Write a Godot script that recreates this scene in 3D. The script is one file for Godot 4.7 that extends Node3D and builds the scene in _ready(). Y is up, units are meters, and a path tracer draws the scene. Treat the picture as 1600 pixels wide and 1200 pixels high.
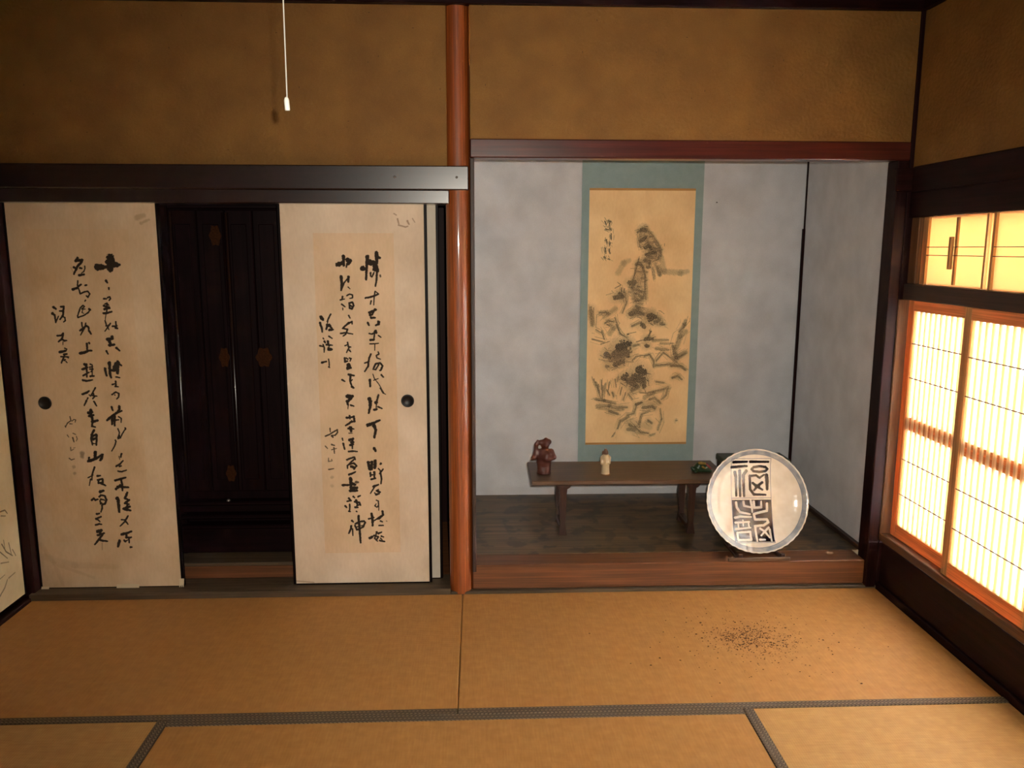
extends Node3D
# A matted room seen by a small camera flash: painted sliding doors and an altar cupboard on the left,
# an alcove with a hanging scroll and a large dish on the right, a paper window in the right-hand wall.

const LEFT_DOOR_INK := [
	[100,340,418,229,414,278], [100,255,406,246,426,243], [100,283,423,258,443,258], [100,156,443,258,452,258],
	[100,311,362,268,382,267], [100,170,384,268,403,267], [100,113,392,326,396,333], [100,79,401,356,401,363],
	[100,85,376,402,387,402], [100,71,393,397,402,394,404,402,398,409], [100,71,380,424,388,422,395,430], [100,99,374,432,396,438],
	[100,85,388,422,384,460], [100,113,375,446,397,442], [100,99,371,464,385,463,405,457], [100,34,380,468,376,487,373,504],
	[100,108,281,230,272,243,288,239,300,238,293,251,278,264,260,297], [100,99,262,269,275,275], [100,99,288,271,294,273], [100,51,308,264,308,275,302,287,292,293],
	[100,113,282,302,302,299], [100,62,274,326,271,345,273,356,277,367], [100,113,250,362,265,358], [100,99,265,358,286,341],
	[100,68,277,367,279,381,296,373,312,370,319,381,310,396,304,389], [100,85,303,345,310,344], [100,57,299,408,296,413], [100,62,287,430,274,441,260,476,261,482,287,473,307,460,316,446],
	[100,99,311,446,316,449], [100,51,287,430,293,435,279,446,295,446], [100,40,284,449,280,461,288,465], [100,113,162,438,172,445],
	[100,127,156,465,164,471], [100,85,164,471,166,503], [100,62,166,503,180,476], [100,85,193,436,206,435,202,454,187,454],
	[100,85,202,454,199,473,185,490], [100,62,194,476,206,482,207,495,199,501], [100,62,374,496,378,515,387,534], [100,62,396,507,382,526,370,541],
	[100,51,375,519,392,512], [100,71,419,501,419,523], [100,85,404,520,422,518], [100,113,417,526,423,529],
	[100,142,378,576,400,573], [100,127,398,565,400,573], [100,142,386,584,390,601], [100,127,384,602,405,599],
	[100,85,369,626,375,640], [100,99,412,613,425,626], [100,156,377,679,378,693], [100,113,377,693,376,729,380,743],
	[100,113,357,704,361,735], [100,170,405,684,398,698,395,712], [100,170,414,676,409,704,409,724], [100,113,419,685,428,690],
	[100,113,386,712,403,713], [100,79,401,741,417,744], [100,79,398,760,398,775], [100,71,382,774,398,770],
	[100,71,398,775,394,783,408,784], [100,71,378,818,395,807,407,814,406,828,396,838], [100,57,389,820,391,821], [100,71,275,504,276,523],
	[100,57,292,506,285,528,271,538], [100,85,265,538,294,517,302,523,302,540], [100,71,282,531,266,557], [100,99,303,540,310,552],
	[100,85,299,591,300,595], [100,99,289,595,288,620], [100,127,257,636,279,632,293,625], [100,99,293,625,307,625],
	[100,127,272,684,277,692], [100,113,262,706,282,698], [100,91,280,684,277,740], [100,85,262,734,288,720],
	[100,71,296,684,304,687], [100,71,292,698,304,695], [100,71,292,706,305,705,296,718], [100,62,304,692,300,732],
	[100,99,292,737,307,736], [100,91,258,754,274,758,299,753], [100,79,167,560,183,559,193,550], [100,85,193,550,189,567,181,578,170,586],
	[100,85,184,572,194,582,205,581], [100,34,189,586,187,600], [100,57,193,614,202,618,199,625], [100,113,172,631,185,628,196,625],
	[100,113,189,642,200,639], [100,71,175,651,207,652], [100,85,202,652,205,656], [100,85,188,650,174,678],
	[100,85,187,667,191,664], [100,57,194,672,198,677], [100,99,252,816,272,808,281,802], [100,71,309,788,285,825],
	[100,79,297,811,301,828,294,836], [100,71,293,822,313,825], [100,85,266,845,255,866], [100,71,273,833,266,845],
	[100,85,298,849,307,868], [100,51,280,819,285,825], [100,99,371,874,376,889], [100,113,404,871,405,883,394,897],
	[100,108,348,932,370,914,394,898,413,891], [100,113,370,919,367,951], [100,113,381,914,378,957], [100,85,374,934,397,931],
	[100,62,398,917,409,925,407,943], [100,85,423,969,424,974], [100,57,422,974,408,994,399,1012,387,1017], [100,57,391,971,396,989,393,997],
	[100,71,388,1012,394,1000,399,1012], [100,71,376,1023,379,1029], [100,62,378,1029,371,1049,356,1072], [100,85,398,1084,393,1100],
	[100,42,386,1096,388,1110], [100,79,372,1139,387,1131,402,1116], [100,142,281,887,280,913], [100,127,270,899,287,896],
	[100,113,272,913,291,909], [100,127,282,916,286,936], [100,127,283,939,307,933], [100,85,283,945,280,959,294,963],
	[100,99,288,976,275,999,271,1017], [100,113,275,1005,296,997,296,1017], [100,142,279,1017,291,1014], [100,85,273,1022,275,1043],
	[100,99,295,1017,292,1044], [100,62,278,1037,289,1038], [100,156,284,1077,282,1104], [100,142,252,1116,266,1112,289,1104],
	[100,113,289,1104,311,1088], [100,127,314,1088,308,1107,303,1113], [100,85,256,1100,252,1115], [35,198,227,1081,226,1096],
	[75,51,189,915,192,933,176,944,166,962], [75,71,166,958,167,962], [75,51,186,947,196,948], [75,42,196,935,205,928,213,930,209,941],
	[60,51,171,998,176,1007], [65,51,196,990,207,996], [70,71,193,1010,197,1029], [60,42,209,1004,212,1016,207,1025],
	[55,42,180,1053,180,1068,193,1062], [55,34,193,1056,200,1055], [70,51,170,1103,178,1110,192,1106], [22,159,187,1142,188,1142],
	[22,142,188,1171,189,1171], [100,71,370,1142,388,1131,399,1120], [100,88,385,1142,392,1140], [100,78,377,1164,392,1166,414,1159],
	[100,106,361,1206,383,1200,407,1193], [100,99,386,1200,390,1223,389,1252], [100,106,361,1246,381,1226], [100,113,369,1235,394,1236,416,1238],
	[100,78,391,1223,369,1243], [100,177,363,1289,368,1300], [100,134,366,1296,367,1326,367,1352], [100,106,409,1263,397,1289,414,1297],
	[100,106,414,1297,395,1311,412,1317], [100,142,389,1337,415,1327], [100,124,393,1341,417,1345], [100,106,405,1323,400,1341],
	[100,78,404,1371,388,1397,366,1418], [100,78,375,1388,389,1390], [100,88,389,1390,400,1409], [100,124,370,1457,391,1452,413,1444],
	[100,99,391,1454,388,1472,404,1473,411,1471], [100,113,380,1487,383,1491], [100,88,400,1474,400,1497], [100,142,358,1487,349,1513],
	[100,106,404,1518,409,1518], [100,71,388,1487,394,1484], [100,78,276,1144,263,1177,259,1203], [100,64,244,1192,266,1181],
	[100,57,254,1199,246,1228], [100,99,285,1185,297,1183], [100,88,285,1203,306,1198,307,1214,287,1218,288,1203], [100,106,298,1218,316,1229],
	[100,142,291,1257,305,1253], [100,99,251,1295,260,1288,267,1295,278,1292], [100,88,285,1281,293,1273,310,1277,316,1296,307,1314,297,1316,290,1307], [100,78,291,1292,307,1296],
	[100,78,287,1299,288,1314], [100,78,295,1314,293,1336,287,1351], [100,106,268,1360,279,1358], [100,106,263,1383,285,1373],
	[100,88,267,1383,278,1396], [100,88,259,1411,275,1407,285,1409], [100,159,265,1442,283,1437], [100,124,280,1437,271,1459],
	[100,106,264,1459,293,1450], [100,99,289,1452,265,1482,248,1503], [100,99,269,1480,283,1486,304,1488], [25,50,280,1497,278,1528],
]
const RIGHT_DOOR_INK := [
	[100,241,343,271,348,273], [100,170,364,222,361,247], [100,127,361,247,356,319], [100,255,377,247,393,249],
	[100,255,393,249,401,277], [100,170,404,206,403,249], [100,142,410,225,417,226], [100,226,396,274,406,279],
	[100,85,376,290,376,304], [100,71,381,307,387,296,391,288], [100,91,403,288,401,320,395,347], [70,85,417,301,418,307],
	[100,85,351,398,370,395,390,389,408,381], [100,57,408,381,394,369], [100,57,393,370,388,398,386,428], [100,71,375,411,372,425],
	[100,113,366,461,380,456,395,449], [100,99,391,447,379,467], [100,113,368,472,379,470], [100,113,373,484,390,484],
	[100,198,236,255,249,251,260,247], [100,156,262,220,262,258], [100,198,279,236,290,239], [100,170,290,239,283,252],
	[100,85,276,252,273,266], [100,142,249,307,251,332], [100,113,251,332,248,364], [100,71,248,364,262,332,279,312],
	[100,113,281,307,279,329], [100,51,278,351,286,359], [100,79,253,392,249,406], [100,71,243,406,260,403],
	[100,71,248,425,262,436], [100,57,252,442,252,450], [100,62,271,388,283,381,296,385,295,398,283,400], [100,85,281,420,295,417,299,431,292,445,282,442,280,425],
	[100,85,284,431,295,436], [100,71,276,474,282,485], [100,79,273,506,287,503], [100,142,157,480,165,490],
	[100,71,199,468,191,483,182,500], [100,99,358,506,363,516], [100,142,405,503,405,512], [100,113,405,512,393,517],
	[100,170,390,545,393,548], [100,79,387,548,382,582], [100,71,363,553,377,556], [100,71,377,553,397,548],
	[100,71,403,562,413,569], [100,113,368,581,383,580], [100,62,365,598,381,598,402,596], [100,51,386,598,385,627],
	[100,85,368,644,360,660,357,675], [100,85,357,675,354,697,339,720], [100,71,340,683,360,675], [100,62,400,634,403,644,391,649,394,661,409,666],
	[100,85,379,703,388,686,407,683,417,695,409,715,404,716], [100,71,401,689,387,712,376,710,380,700], [100,108,360,757,361,787], [100,42,374,732,380,752,399,777,421,818],
	[100,51,377,760,397,752], [100,85,411,736,420,746], [100,71,273,511,290,500,290,511], [100,79,273,508,253,525,248,531],
	[100,71,253,531,270,534,261,556,249,564], [100,71,239,552,261,549,291,555], [100,57,270,534,258,556], [100,71,268,592,273,615],
	[100,62,256,606,270,601], [100,71,273,615,262,636], [100,71,270,609,281,612], [100,71,275,626,280,633],
	[100,91,253,660,254,677,265,674], [100,71,274,660,281,663,276,674], [100,71,260,660,268,666], [100,184,269,691,273,703],
	[100,156,265,705,277,703], [100,85,239,757,250,764], [100,108,269,734,291,738], [100,91,277,734,273,762,281,788],
	[100,113,281,788,288,793], [100,71,276,763,283,757], [100,142,159,486,165,492], [100,99,152,505,154,517,159,528,160,545],
	[100,62,188,489,184,506], [100,113,183,514,178,533], [100,113,190,514,201,528], [100,127,192,536,206,535],
	[100,71,182,522,198,517], [100,71,188,564,202,574], [100,62,163,573,166,577], [100,99,168,587,171,592],
	[100,113,182,587,187,606], [100,85,148,606,159,609], [100,71,162,601,166,615,165,634], [100,170,186,620,196,622],
	[100,85,176,601,201,604], [100,99,154,680,173,675], [100,57,183,665,185,685,185,702], [100,71,182,699,186,702],
	[100,46,404,795,416,817,428,823], [100,184,356,843,357,851], [100,169,360,854,358,879], [100,123,358,879,351,907],
	[100,86,396,826,388,854,380,862], [100,138,383,860,389,859], [100,86,393,879,410,887], [100,123,377,892,387,890],
	[100,61,387,863,384,885], [100,169,346,962,367,954], [100,129,367,954,398,940], [100,169,372,964,380,983],
	[100,138,380,983,373,1018], [100,138,371,1069,377,1080], [100,138,343,1132,346,1164], [100,138,359,1132,358,1165],
	[100,153,374,1126,372,1158], [100,107,399,1139,396,1142], [100,169,260,831,282,830], [100,153,277,835,260,856],
	[100,123,257,853,261,869], [100,86,273,871,286,875], [100,46,262,869,260,888], [100,107,253,928,283,924],
	[100,92,267,919,268,932], [100,98,285,922,287,944,275,947], [100,98,275,944,263,954,248,963], [100,92,259,976,283,979],
	[100,153,268,973,271,988], [100,46,261,998,276,998], [100,67,231,1021,233,1031], [100,92,234,1045,240,1071],
	[100,138,263,1029,279,1023], [100,123,271,1039,280,1039], [100,123,266,1052,278,1049], [100,86,276,1023,274,1068],
	[100,86,257,1082,274,1080,295,1082], [100,86,248,1120,267,1112,282,1108,285,1119], [100,77,282,1116,269,1128,250,1147,250,1160], [100,86,257,1141,278,1135,290,1148,278,1164],
	[100,123,266,1151,281,1154], [85,61,178,975,179,991], [85,67,157,1011,175,1003,194,991,210,982,211,994,200,1007,186,1007], [85,107,186,1010,189,1015],
	[60,61,155,1056,164,1067], [75,77,183,1049,195,1053], [75,67,192,1064,194,1089], [70,46,182,1073,204,1067],
	[65,46,167,1111,166,1127,182,1124], [65,46,180,1118,183,1124], [80,61,166,1164,188,1160], [100,175,349,1148,352,1165],
	[100,175,372,1145,371,1158], [100,95,351,1181,351,1198], [100,111,369,1178,368,1205], [100,95,354,1211,373,1207],
	[100,80,354,1191,370,1190], [100,89,393,1185,408,1165], [100,89,396,1178,400,1209,397,1232], [100,64,387,1162,397,1172],
	[100,111,362,1245,385,1237], [100,70,369,1245,349,1277], [100,70,375,1265,385,1259], [100,127,381,1267,391,1272],
	[100,111,374,1282,387,1279], [100,64,368,1275,374,1282], [100,57,374,1309,383,1313,384,1333,376,1343,367,1336,373,1326], [100,48,384,1330,384,1357],
	[100,121,351,1374,355,1404,354,1430], [100,80,337,1397,362,1391], [100,102,400,1362,403,1378,384,1398], [100,80,375,1398,391,1384],
	[100,70,365,1404,388,1389], [100,80,391,1408,399,1412], [100,80,384,1429,403,1429], [50,48,417,1408,420,1410],
	[100,127,340,1488,350,1485], [100,80,346,1483,363,1476], [100,70,373,1459,362,1490,375,1504], [100,80,360,1476,379,1483,369,1500],
	[100,89,381,1466,394,1461], [100,80,392,1480,403,1484], [100,95,385,1501,406,1506], [100,64,370,1459,379,1470],
	[100,70,389,1490,395,1497], [100,95,255,1189,268,1184,284,1176], [100,102,272,1154,281,1161], [100,159,262,1207,262,1264],
	[100,127,227,1237,250,1237], [100,159,263,1227,281,1236], [70,127,286,1224,294,1224], [100,191,266,1252,288,1251],
	[100,143,259,1264,288,1264], [100,95,251,1299,261,1311], [100,89,271,1291,277,1296], [100,89,293,1292,303,1287],
	[100,111,283,1308,289,1329], [100,95,277,1315,299,1319], [100,111,279,1342,289,1342], [100,95,299,1322,302,1332],
	[100,95,234,1335,240,1342], [100,80,254,1328,253,1359], [100,80,286,1335,299,1329], [100,80,249,1360,256,1362],
	[100,70,283,1361,286,1363], [100,80,244,1313,261,1310], [100,95,262,1405,267,1410], [100,95,258,1430,256,1444,246,1464],
	[100,70,263,1444,264,1475], [100,89,277,1420,296,1410,316,1407,321,1414,312,1434,289,1448], [100,80,275,1427,282,1448,309,1438], [100,111,292,1383,293,1410,295,1451,298,1510],
	[100,57,283,1434,309,1428], [18,159,180,1200,181,1200], [12,159,179,1240,180,1240],
]
const SCROLL_INK := [
	[65,78,88,171,96,190], [65,78,107,168,123,171], [65,78,115,175,112,194], [65,78,93,213,112,217],
	[65,78,116,209,124,220], [65,78,124,239,125,270], [65,78,98,270,102,293], [65,78,118,285,119,300],
	[65,78,91,315,97,346], [65,78,115,323,119,346], [65,78,88,365,95,373], [60,78,112,376,120,380],
	[60,234,291,220,306,215,318,224], [50,109,271,228,291,224], [40,94,318,212,349,239,382,284,407,322,408,361], [35,78,287,231,280,269,289,315,316,300],
	[60,218,292,277,307,265,319,254], [60,203,317,315,336,303,348,322], [60,218,326,353,353,345,376,341], [45,109,337,330,342,361,315,376],
	[40,109,374,284,399,330,393,376,362,391], [55,172,269,407,288,399,308,422], [55,172,315,384,346,388,343,407], [45,94,283,376,269,430,255,484,233,530],
	[45,140,308,422,321,468,323,530,329,600], [25,234,378,407,404,461,394,422], [15,312,168,453,198,399,229,384], [18,312,408,368,427,445,521,453,560,445],
	[22,195,363,430,373,484], [18,312,327,269,360,315,377,361], [15,390,286,461,296,530], [15,351,249,530,266,608],
	[55,218,232,507,264,503,249,538], [50,195,273,546,304,561], [50,172,289,577,313,592,320,561], [60,273,156,592,195,585,179,569],
	[55,78,190,561,190,538], [50,78,202,561,206,542], [45,172,266,592,306,608], [50,195,275,639,291,647,268,663],
	[60,218,245,686,284,674,316,686], [35,109,210,561,220,623,197,678], [35,172,16,647,21,709], [35,117,67,678,103,674,119,686],
	[20,312,157,655,95,701], [65,273,348,694,364,690,388,702], [40,156,404,706,416,710], [52,148,302,216,323,213],
	[53,164,297,269,317,265], [34,195,328,307,348,307], [41,187,361,345,373,351], [51,187,342,365,361,368],
	[38,203,319,388,332,384], [46,187,288,407,296,402], [52,140,331,391,339,392], [42,125,278,445,297,448],
	[46,172,309,445,331,450], [45,140,248,515,258,509], [49,140,280,530,293,530], [47,203,296,557,320,558],
	[50,172,265,569,283,571], [52,187,274,608,292,607], [55,164,305,596,313,596], [55,195,283,647,295,649],
	[52,187,260,678,282,674], [40,203,300,678,324,678], [37,156,377,376,387,381], [49,203,391,330,401,332],
	[47,133,359,284,369,278], [47,156,342,254,360,250], [53,125,372,322,394,317], [52,172,332,422,347,422],
	[41,187,302,484,311,485], [36,125,322,499,332,494], [47,148,257,550,272,550], [35,140,234,561,249,563],
	[38,164,291,624,308,627], [45,300,19,668,28,743], [50,90,68,675,125,679], [50,105,100,736,119,721,149,728],
	[50,90,112,743,127,751], [45,90,156,706,172,743], [45,90,82,781,98,827], [40,90,51,773,82,792],
	[40,90,30,826,99,846], [45,105,165,743,189,796,228,819], [20,262,128,796,150,766,134,743], [55,188,239,683,269,668,307,676],
	[40,135,256,751,309,728], [65,338,354,702,366,713], [55,285,313,744,325,759], [50,225,385,729,408,721,400,706],
	[50,165,416,740,439,744], [60,90,364,782,350,812,327,835], [60,225,335,827,373,823], [60,225,340,865,351,865],
	[50,135,267,865,297,858], [75,450,183,873,229,857], [60,562,169,911,230,903], [65,338,112,914,131,926],
	[60,300,163,972,208,957], [50,412,139,941,208,942], [75,338,232,854,240,857], [50,225,117,983,125,983],
	[60,255,215,911,238,926], [72,450,302,1003,333,1019], [65,562,280,1050,318,1058], [65,315,214,1049,233,1034],
	[60,375,242,1065,289,1096], [60,338,326,1058,335,1097], [50,262,266,1120,304,1104], [45,105,330,923,360,915,384,950,386,988],
	[40,90,262,949,284,926,322,919], [40,105,393,981,470,973,516,973], [30,262,497,873,515,935,568,904], [35,225,492,935,516,958],
	[30,225,532,782,554,744,560,721], [25,300,513,874,533,812,563,782], [50,188,515,939,568,908], [50,150,486,981,540,981,571,1005],
	[45,135,496,1051,526,1039,550,1059], [40,105,404,1074,450,1078], [35,135,359,1136,436,1120,474,1105,461,1152,438,1175], [25,188,337,1167,398,1136],
	[30,105,373,835,465,831], [30,90,420,850,496,851], [30,188,398,881,467,889], [35,105,400,950,437,904,484,935],
	[50,68,54,1072,70,1118,82,1165], [50,68,88,1064,89,1119], [50,68,69,1087,78,1134], [50,68,96,1095,94,1173],
	[40,68,134,1072,128,1119], [40,68,165,1057,173,1103], [50,90,120,1119,136,1150], [50,105,151,1134,159,1158],
	[40,68,183,1042,180,1072], [45,68,42,1056,58,1103], [30,188,59,1173,106,1181,168,1197], [30,225,68,1212,137,1212,215,1229],
	[35,188,192,1221,238,1221], [50,188,138,1244,185,1260], [35,120,244,1143,268,1174], [40,68,111,1080,106,1134],
	[40,68,204,1104,198,1150], [40,68,228,1135,214,1182], [55,188,292,1206,322,1194], [50,188,331,1225,385,1218,401,1230],
	[40,105,278,1260,292,1213], [40,105,239,1268,278,1260], [30,188,209,1299,247,1276], [40,135,201,1299,187,1346],
	[40,225,249,1351,288,1355,256,1323], [40,120,288,1339,320,1371,367,1375], [50,165,364,1300,384,1316], [35,105,311,1324,324,1261,371,1245],
	[30,105,421,1356,442,1293,432,1230], [35,150,399,1167,431,1199], [35,150,368,1175,399,1167], [30,90,157,1394,172,1370],
	[30,90,375,1387,406,1380], [40,105,526,1301,530,1301], [12,450,240,1299,373,1340], [12,450,338,1198,416,1198],
]
const SIDE_DOOR_INK := [
	[60,60,127,1287,90,1291,75,1311], [50,54,121,1306,90,1317], [60,60,137,1425,112,1469,70,1503], [55,54,156,1452,108,1500],
	[55,54,88,1438,78,1494], [55,48,66,1476,47,1512], [50,48,121,1414,119,1455], [45,54,156,1503,102,1519],
	[45,72,189,1638,148,1616,124,1589], [40,60,114,1587,65,1582], [35,48,176,1566,138,1562],
]
const PLATE_DARK := [
	[100,560,-417,-750,-136,-756], [100,560,-447,-650,-282,-660,-136,-670], [100,600,-379,-556,-355,-460,-359,-100], [100,600,-278,-580,-282,-90],
	[100,600,-146,-580,-204,-500,-204,-90], [100,520,-78,-480,-78,-220,-10,-120,223,-110], [100,560,-68,-756,282,-750], [100,480,-39,-610,0,-650,117,-666,233,-650,272,-610,233,-570,117,-554,0,-570,-39,-610],
	[100,440,-58,-480,49,-490,117,-440,204,-500], [100,520,-19,-340,49,-280,165,-210], [100,520,165,-350,68,-280,0,-200], [100,800,49,-280,97,-280],
	[100,720,252,-490,262,-380,258,-220],
]
const PLATE_WHITE := [
	[100,480,-369,30,-359,130,-301,220,-107,260], [100,480,-223,20,-214,100,-78,130], [100,440,-78,4,-58,120,-58,220], [100,480,-408,324,-301,304,-87,316],
	[100,440,-408,420,-126,410], [100,400,-350,420,-350,520], [100,440,-408,544,-107,520], [100,400,-146,410,-136,520],
	[100,440,-388,610,-388,750,-122,750,-122,600,-388,610], [100,360,-252,380,-252,480], [100,480,-19,20,-14,140,126,130,130,20], [100,480,243,60,233,200,87,230,-29,260,-10,364,223,364,247,420,146,480,-19,490,-6,770],
	[100,440,78,540,165,600,243,710], [100,440,243,520,87,670], [100,440,49,750,146,750], [100,440,262,560,272,770],
]

var M := {}
var taken := {}
var rng := RandomNumberGenerator.new()

func _ready() -> void:
	rng.seed = 7
	# --- camera
	var cam := Camera3D.new()
	cam.name = "camera"
	cam.position = Vector3(0, 1.55, 3.447)
	cam.basis = Basis(Vector3.UP, -deg_to_rad(2.43)) * Basis(Vector3.RIGHT, -deg_to_rad(9.6)) * Basis(Vector3.BACK, deg_to_rad(0.12))
	cam.fov = rad_to_deg(2.0 * atan(600.0 / 1255.0))
	cam.near = 0.05
	add_child(cam)
	cam.current = true
	# --- sky and exposure
	var env := Environment.new()
	env.tonemap_mode = Environment.TONE_MAPPER_LINEAR
	env.tonemap_exposure = 1.0
	env.background_mode = Environment.BG_SKY
	var sm := ProceduralSkyMaterial.new()
	sm.sky_top_color = Color(0.80, 0.86, 0.94)
	sm.sky_horizon_color = Color(0.95, 0.95, 0.94)
	sm.ground_bottom_color = Color(0.45, 0.43, 0.38)
	sm.ground_horizon_color = Color(0.8, 0.79, 0.76)
	sm.sky_energy_multiplier = 14.0
	sm.ground_energy_multiplier = 14.0
	var sky := Sky.new()
	sky.sky_material = sm
	env.sky = sky
	env.sdfgi_enabled = true
	env.ssao_enabled = true
	env.ssil_enabled = true
	var we := WorldEnvironment.new()
	we.environment = env
	add_child(we)
	# --- the camera's flash, a few centimetres up and to the right of the lens
	var flash := SpotLight3D.new()
	flash.name = "camera_flash"
	flash.position = cam.position + cam.basis * Vector3(0.045, 0.045, 0.0)
	flash.basis = cam.basis * Basis(Vector3.RIGHT, -deg_to_rad(2.0)) * Basis(Vector3.UP, -deg_to_rad(3.0))
	flash.light_color = Color(1.0, 0.965, 0.90)
	flash.light_energy = 6.5
	flash.light_size = 0.012
	flash.spot_angle = 47.0
	flash.spot_angle_attenuation = 1.0
	flash.spot_range = 12.0
	flash.spot_attenuation = 2.0
	flash.shadow_enabled = true
	add_child(flash)

	materials()
	shell()
	woodwork()
	sliding_doors()
	window_wall()
	mats()
	altar()
	alcove_things()
	small_things()

# ------------------------------------------------------------------ naming
func numbered(called: String) -> String:
	if not taken.has(called):
		taken[called] = 0
		return called
	taken[called] += 1
	return "%s_%03d" % [called, taken[called]]

func tag(o: Node, label: String, category: String, group := "", kind := "") -> Node:
	if label: o.set_meta("label", label)
	if category: o.set_meta("category", category)
	if group: o.set_meta("group", group)
	if kind: o.set_meta("kind", kind)
	return o

func thing(called: String, at: Vector3, label: String, category: String, group := "", kind := "") -> Node3D:
	var o := Node3D.new()
	o.name = numbered(called)
	add_child(o)
	o.position = at
	tag(o, label, category, group, kind)
	return o

func obj(called: String, mesh: Mesh, m: Material, parent: Node = null, label := "") -> MeshInstance3D:
	var o := MeshInstance3D.new()
	o.mesh = mesh
	o.material_override = m
	o.cast_shadow = GeometryInstance3D.SHADOW_CASTING_SETTING_ON
	if parent == null:
		o.name = numbered(called)
		add_child(o)
	else:
		o.name = called
		parent.add_child(o, true)
	if label: o.set_meta("label", label)
	return o

func struct(called: String, mesh: Mesh, m: Material, label: String, category: String) -> MeshInstance3D:
	var o := obj(called, mesh, m)
	tag(o, label, category, "", "structure")
	return o

# ------------------------------------------------------------------ shapes
func start() -> SurfaceTool:
	var st := SurfaceTool.new()
	st.begin(Mesh.PRIMITIVE_TRIANGLES)
	return st

func done(st: SurfaceTool) -> ArrayMesh:
	st.index()
	return st.commit()

func smooth(st: SurfaceTool) -> ArrayMesh:
	st.index()
	st.generate_normals()
	return st.commit()

func face(st: SurfaceTool, p: Array, out: Vector3, u: Vector3, v: Vector3, off := Vector2.ZERO) -> void:
	# a flat polygon (convex) facing out, mapped in metres along u and v
	var n := ((p[1] - p[0]) as Vector3).cross(p[2] - p[0])
	var q := p.duplicate()
	if n.dot(out) > 0.0: q.reverse()      # front faces run clockwise
	for k in range(1, q.size() - 1):
		for w in [q[0], q[k], q[k + 1]]:
			st.set_normal(out.normalized())
			st.set_uv(Vector2(w.dot(u), w.dot(v)) + off)
			st.add_vertex(w)

func box(st: SurfaceTool, lo: Vector3, hi: Vector3, bevel := 0.003, grain := -1) -> void:
	var s := hi - lo
	var b: float = minf(bevel, minf(s.x, minf(s.y, s.z)) * 0.4)
	if grain < 0:
		grain = 0 if s.x >= s.y and s.x >= s.z else (1 if s.y >= s.z else 2)
	var ax := [Vector3.RIGHT, Vector3.UP, Vector3.BACK]
	var off := Vector2(rng.randf() * 7.0, rng.randf() * 7.0)
	var c := (lo + hi) * 0.5
	var h := s * 0.5
	for a in 3:
		var i := (a + 1) % 3
		var j := (a + 2) % 3
		var gu: Vector3 = ax[grain] if grain != a else ax[i]
		var gv: Vector3 = ax[i] if gu == ax[j] else ax[j]
		for sg in [-1.0, 1.0]:
			var o: Vector3 = ax[a] * sg
			var ctr: Vector3 = c + o * h[a]
			var eu: Vector3 = ax[i] * (h[i] - b)
			var ev: Vector3 = ax[j] * (h[j] - b)
			face(st, [ctr + eu + ev, ctr - eu + ev, ctr - eu - ev, ctr + eu - ev], o, gu, gv, off)
			# edges shared with the next axis
			for sh in [-1.0, 1.0]:
				var o2: Vector3 = ax[i] * sh
				var e1: Vector3 = c + o * h[a] + o2 * (h[i] - b)
				var e2: Vector3 = c + o * (h[a] - b) + o2 * h[i]
				var l: Vector3 = ax[j] * (h[j] - b)
				face(st, [e1 + l, e1 - l, e2 - l, e2 + l], o + o2, ax[j], o2, off)
	for sx in [-1.0, 1.0]:
		for sy in [-1.0, 1.0]:
			for sz in [-1.0, 1.0]:
				var d := Vector3(sx, sy, sz)
				var q: Vector3 = c + d * h
				face(st, [q - Vector3(0, sy, sz) * b, q - Vector3(sx, 0, sz) * b, q - Vector3(sx, sy, 0) * b], d, Vector3.RIGHT, Vector3.UP, off)

func bx(x0: float, x1: float, y0: float, y1: float, z0: float, z1: float, bevel := 0.003, grain := -1) -> ArrayMesh:
	var st := start()
	box(st, Vector3(x0, y0, z0), Vector3(x1, y1, z1), bevel, grain)
	return done(st)

func sheet(a: Vector3, right: Vector3, down: Vector3, thick := 0.0015) -> ArrayMesh:
	# a thin panel whose front carries uv 0..1 from its top left corner
	var st := start()
	var n := down.cross(right).normalized()
	var p := [a, a + right, a + right + down, a + down]
	var uv := [Vector2(0, 0), Vector2(1, 0), Vector2(1, 1), Vector2(0, 1)]
	for k in [0, 1, 2, 0, 2, 3]:
		st.set_normal(n)
		st.set_uv(uv[k])
		st.add_vertex(p[k])
	for k in 4:
		var e: Vector3 = p[k]
		var f: Vector3 = p[(k + 1) % 4]
		face(st, [e, f, f - n * thick, e - n * thick], ((e + f) * 0.5 - (p[0] + p[2]) * 0.5), right.normalized(), n)
	var r := [p[0] - n * thick, p[3] - n * thick, p[2] - n * thick, p[1] - n * thick]
	for k in [0, 1, 2, 0, 2, 3]:
		st.set_normal(-n)
		st.set_uv(Vector2(0.02, 0.02))
		st.add_vertex(r[k])
	return st.commit()

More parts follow.
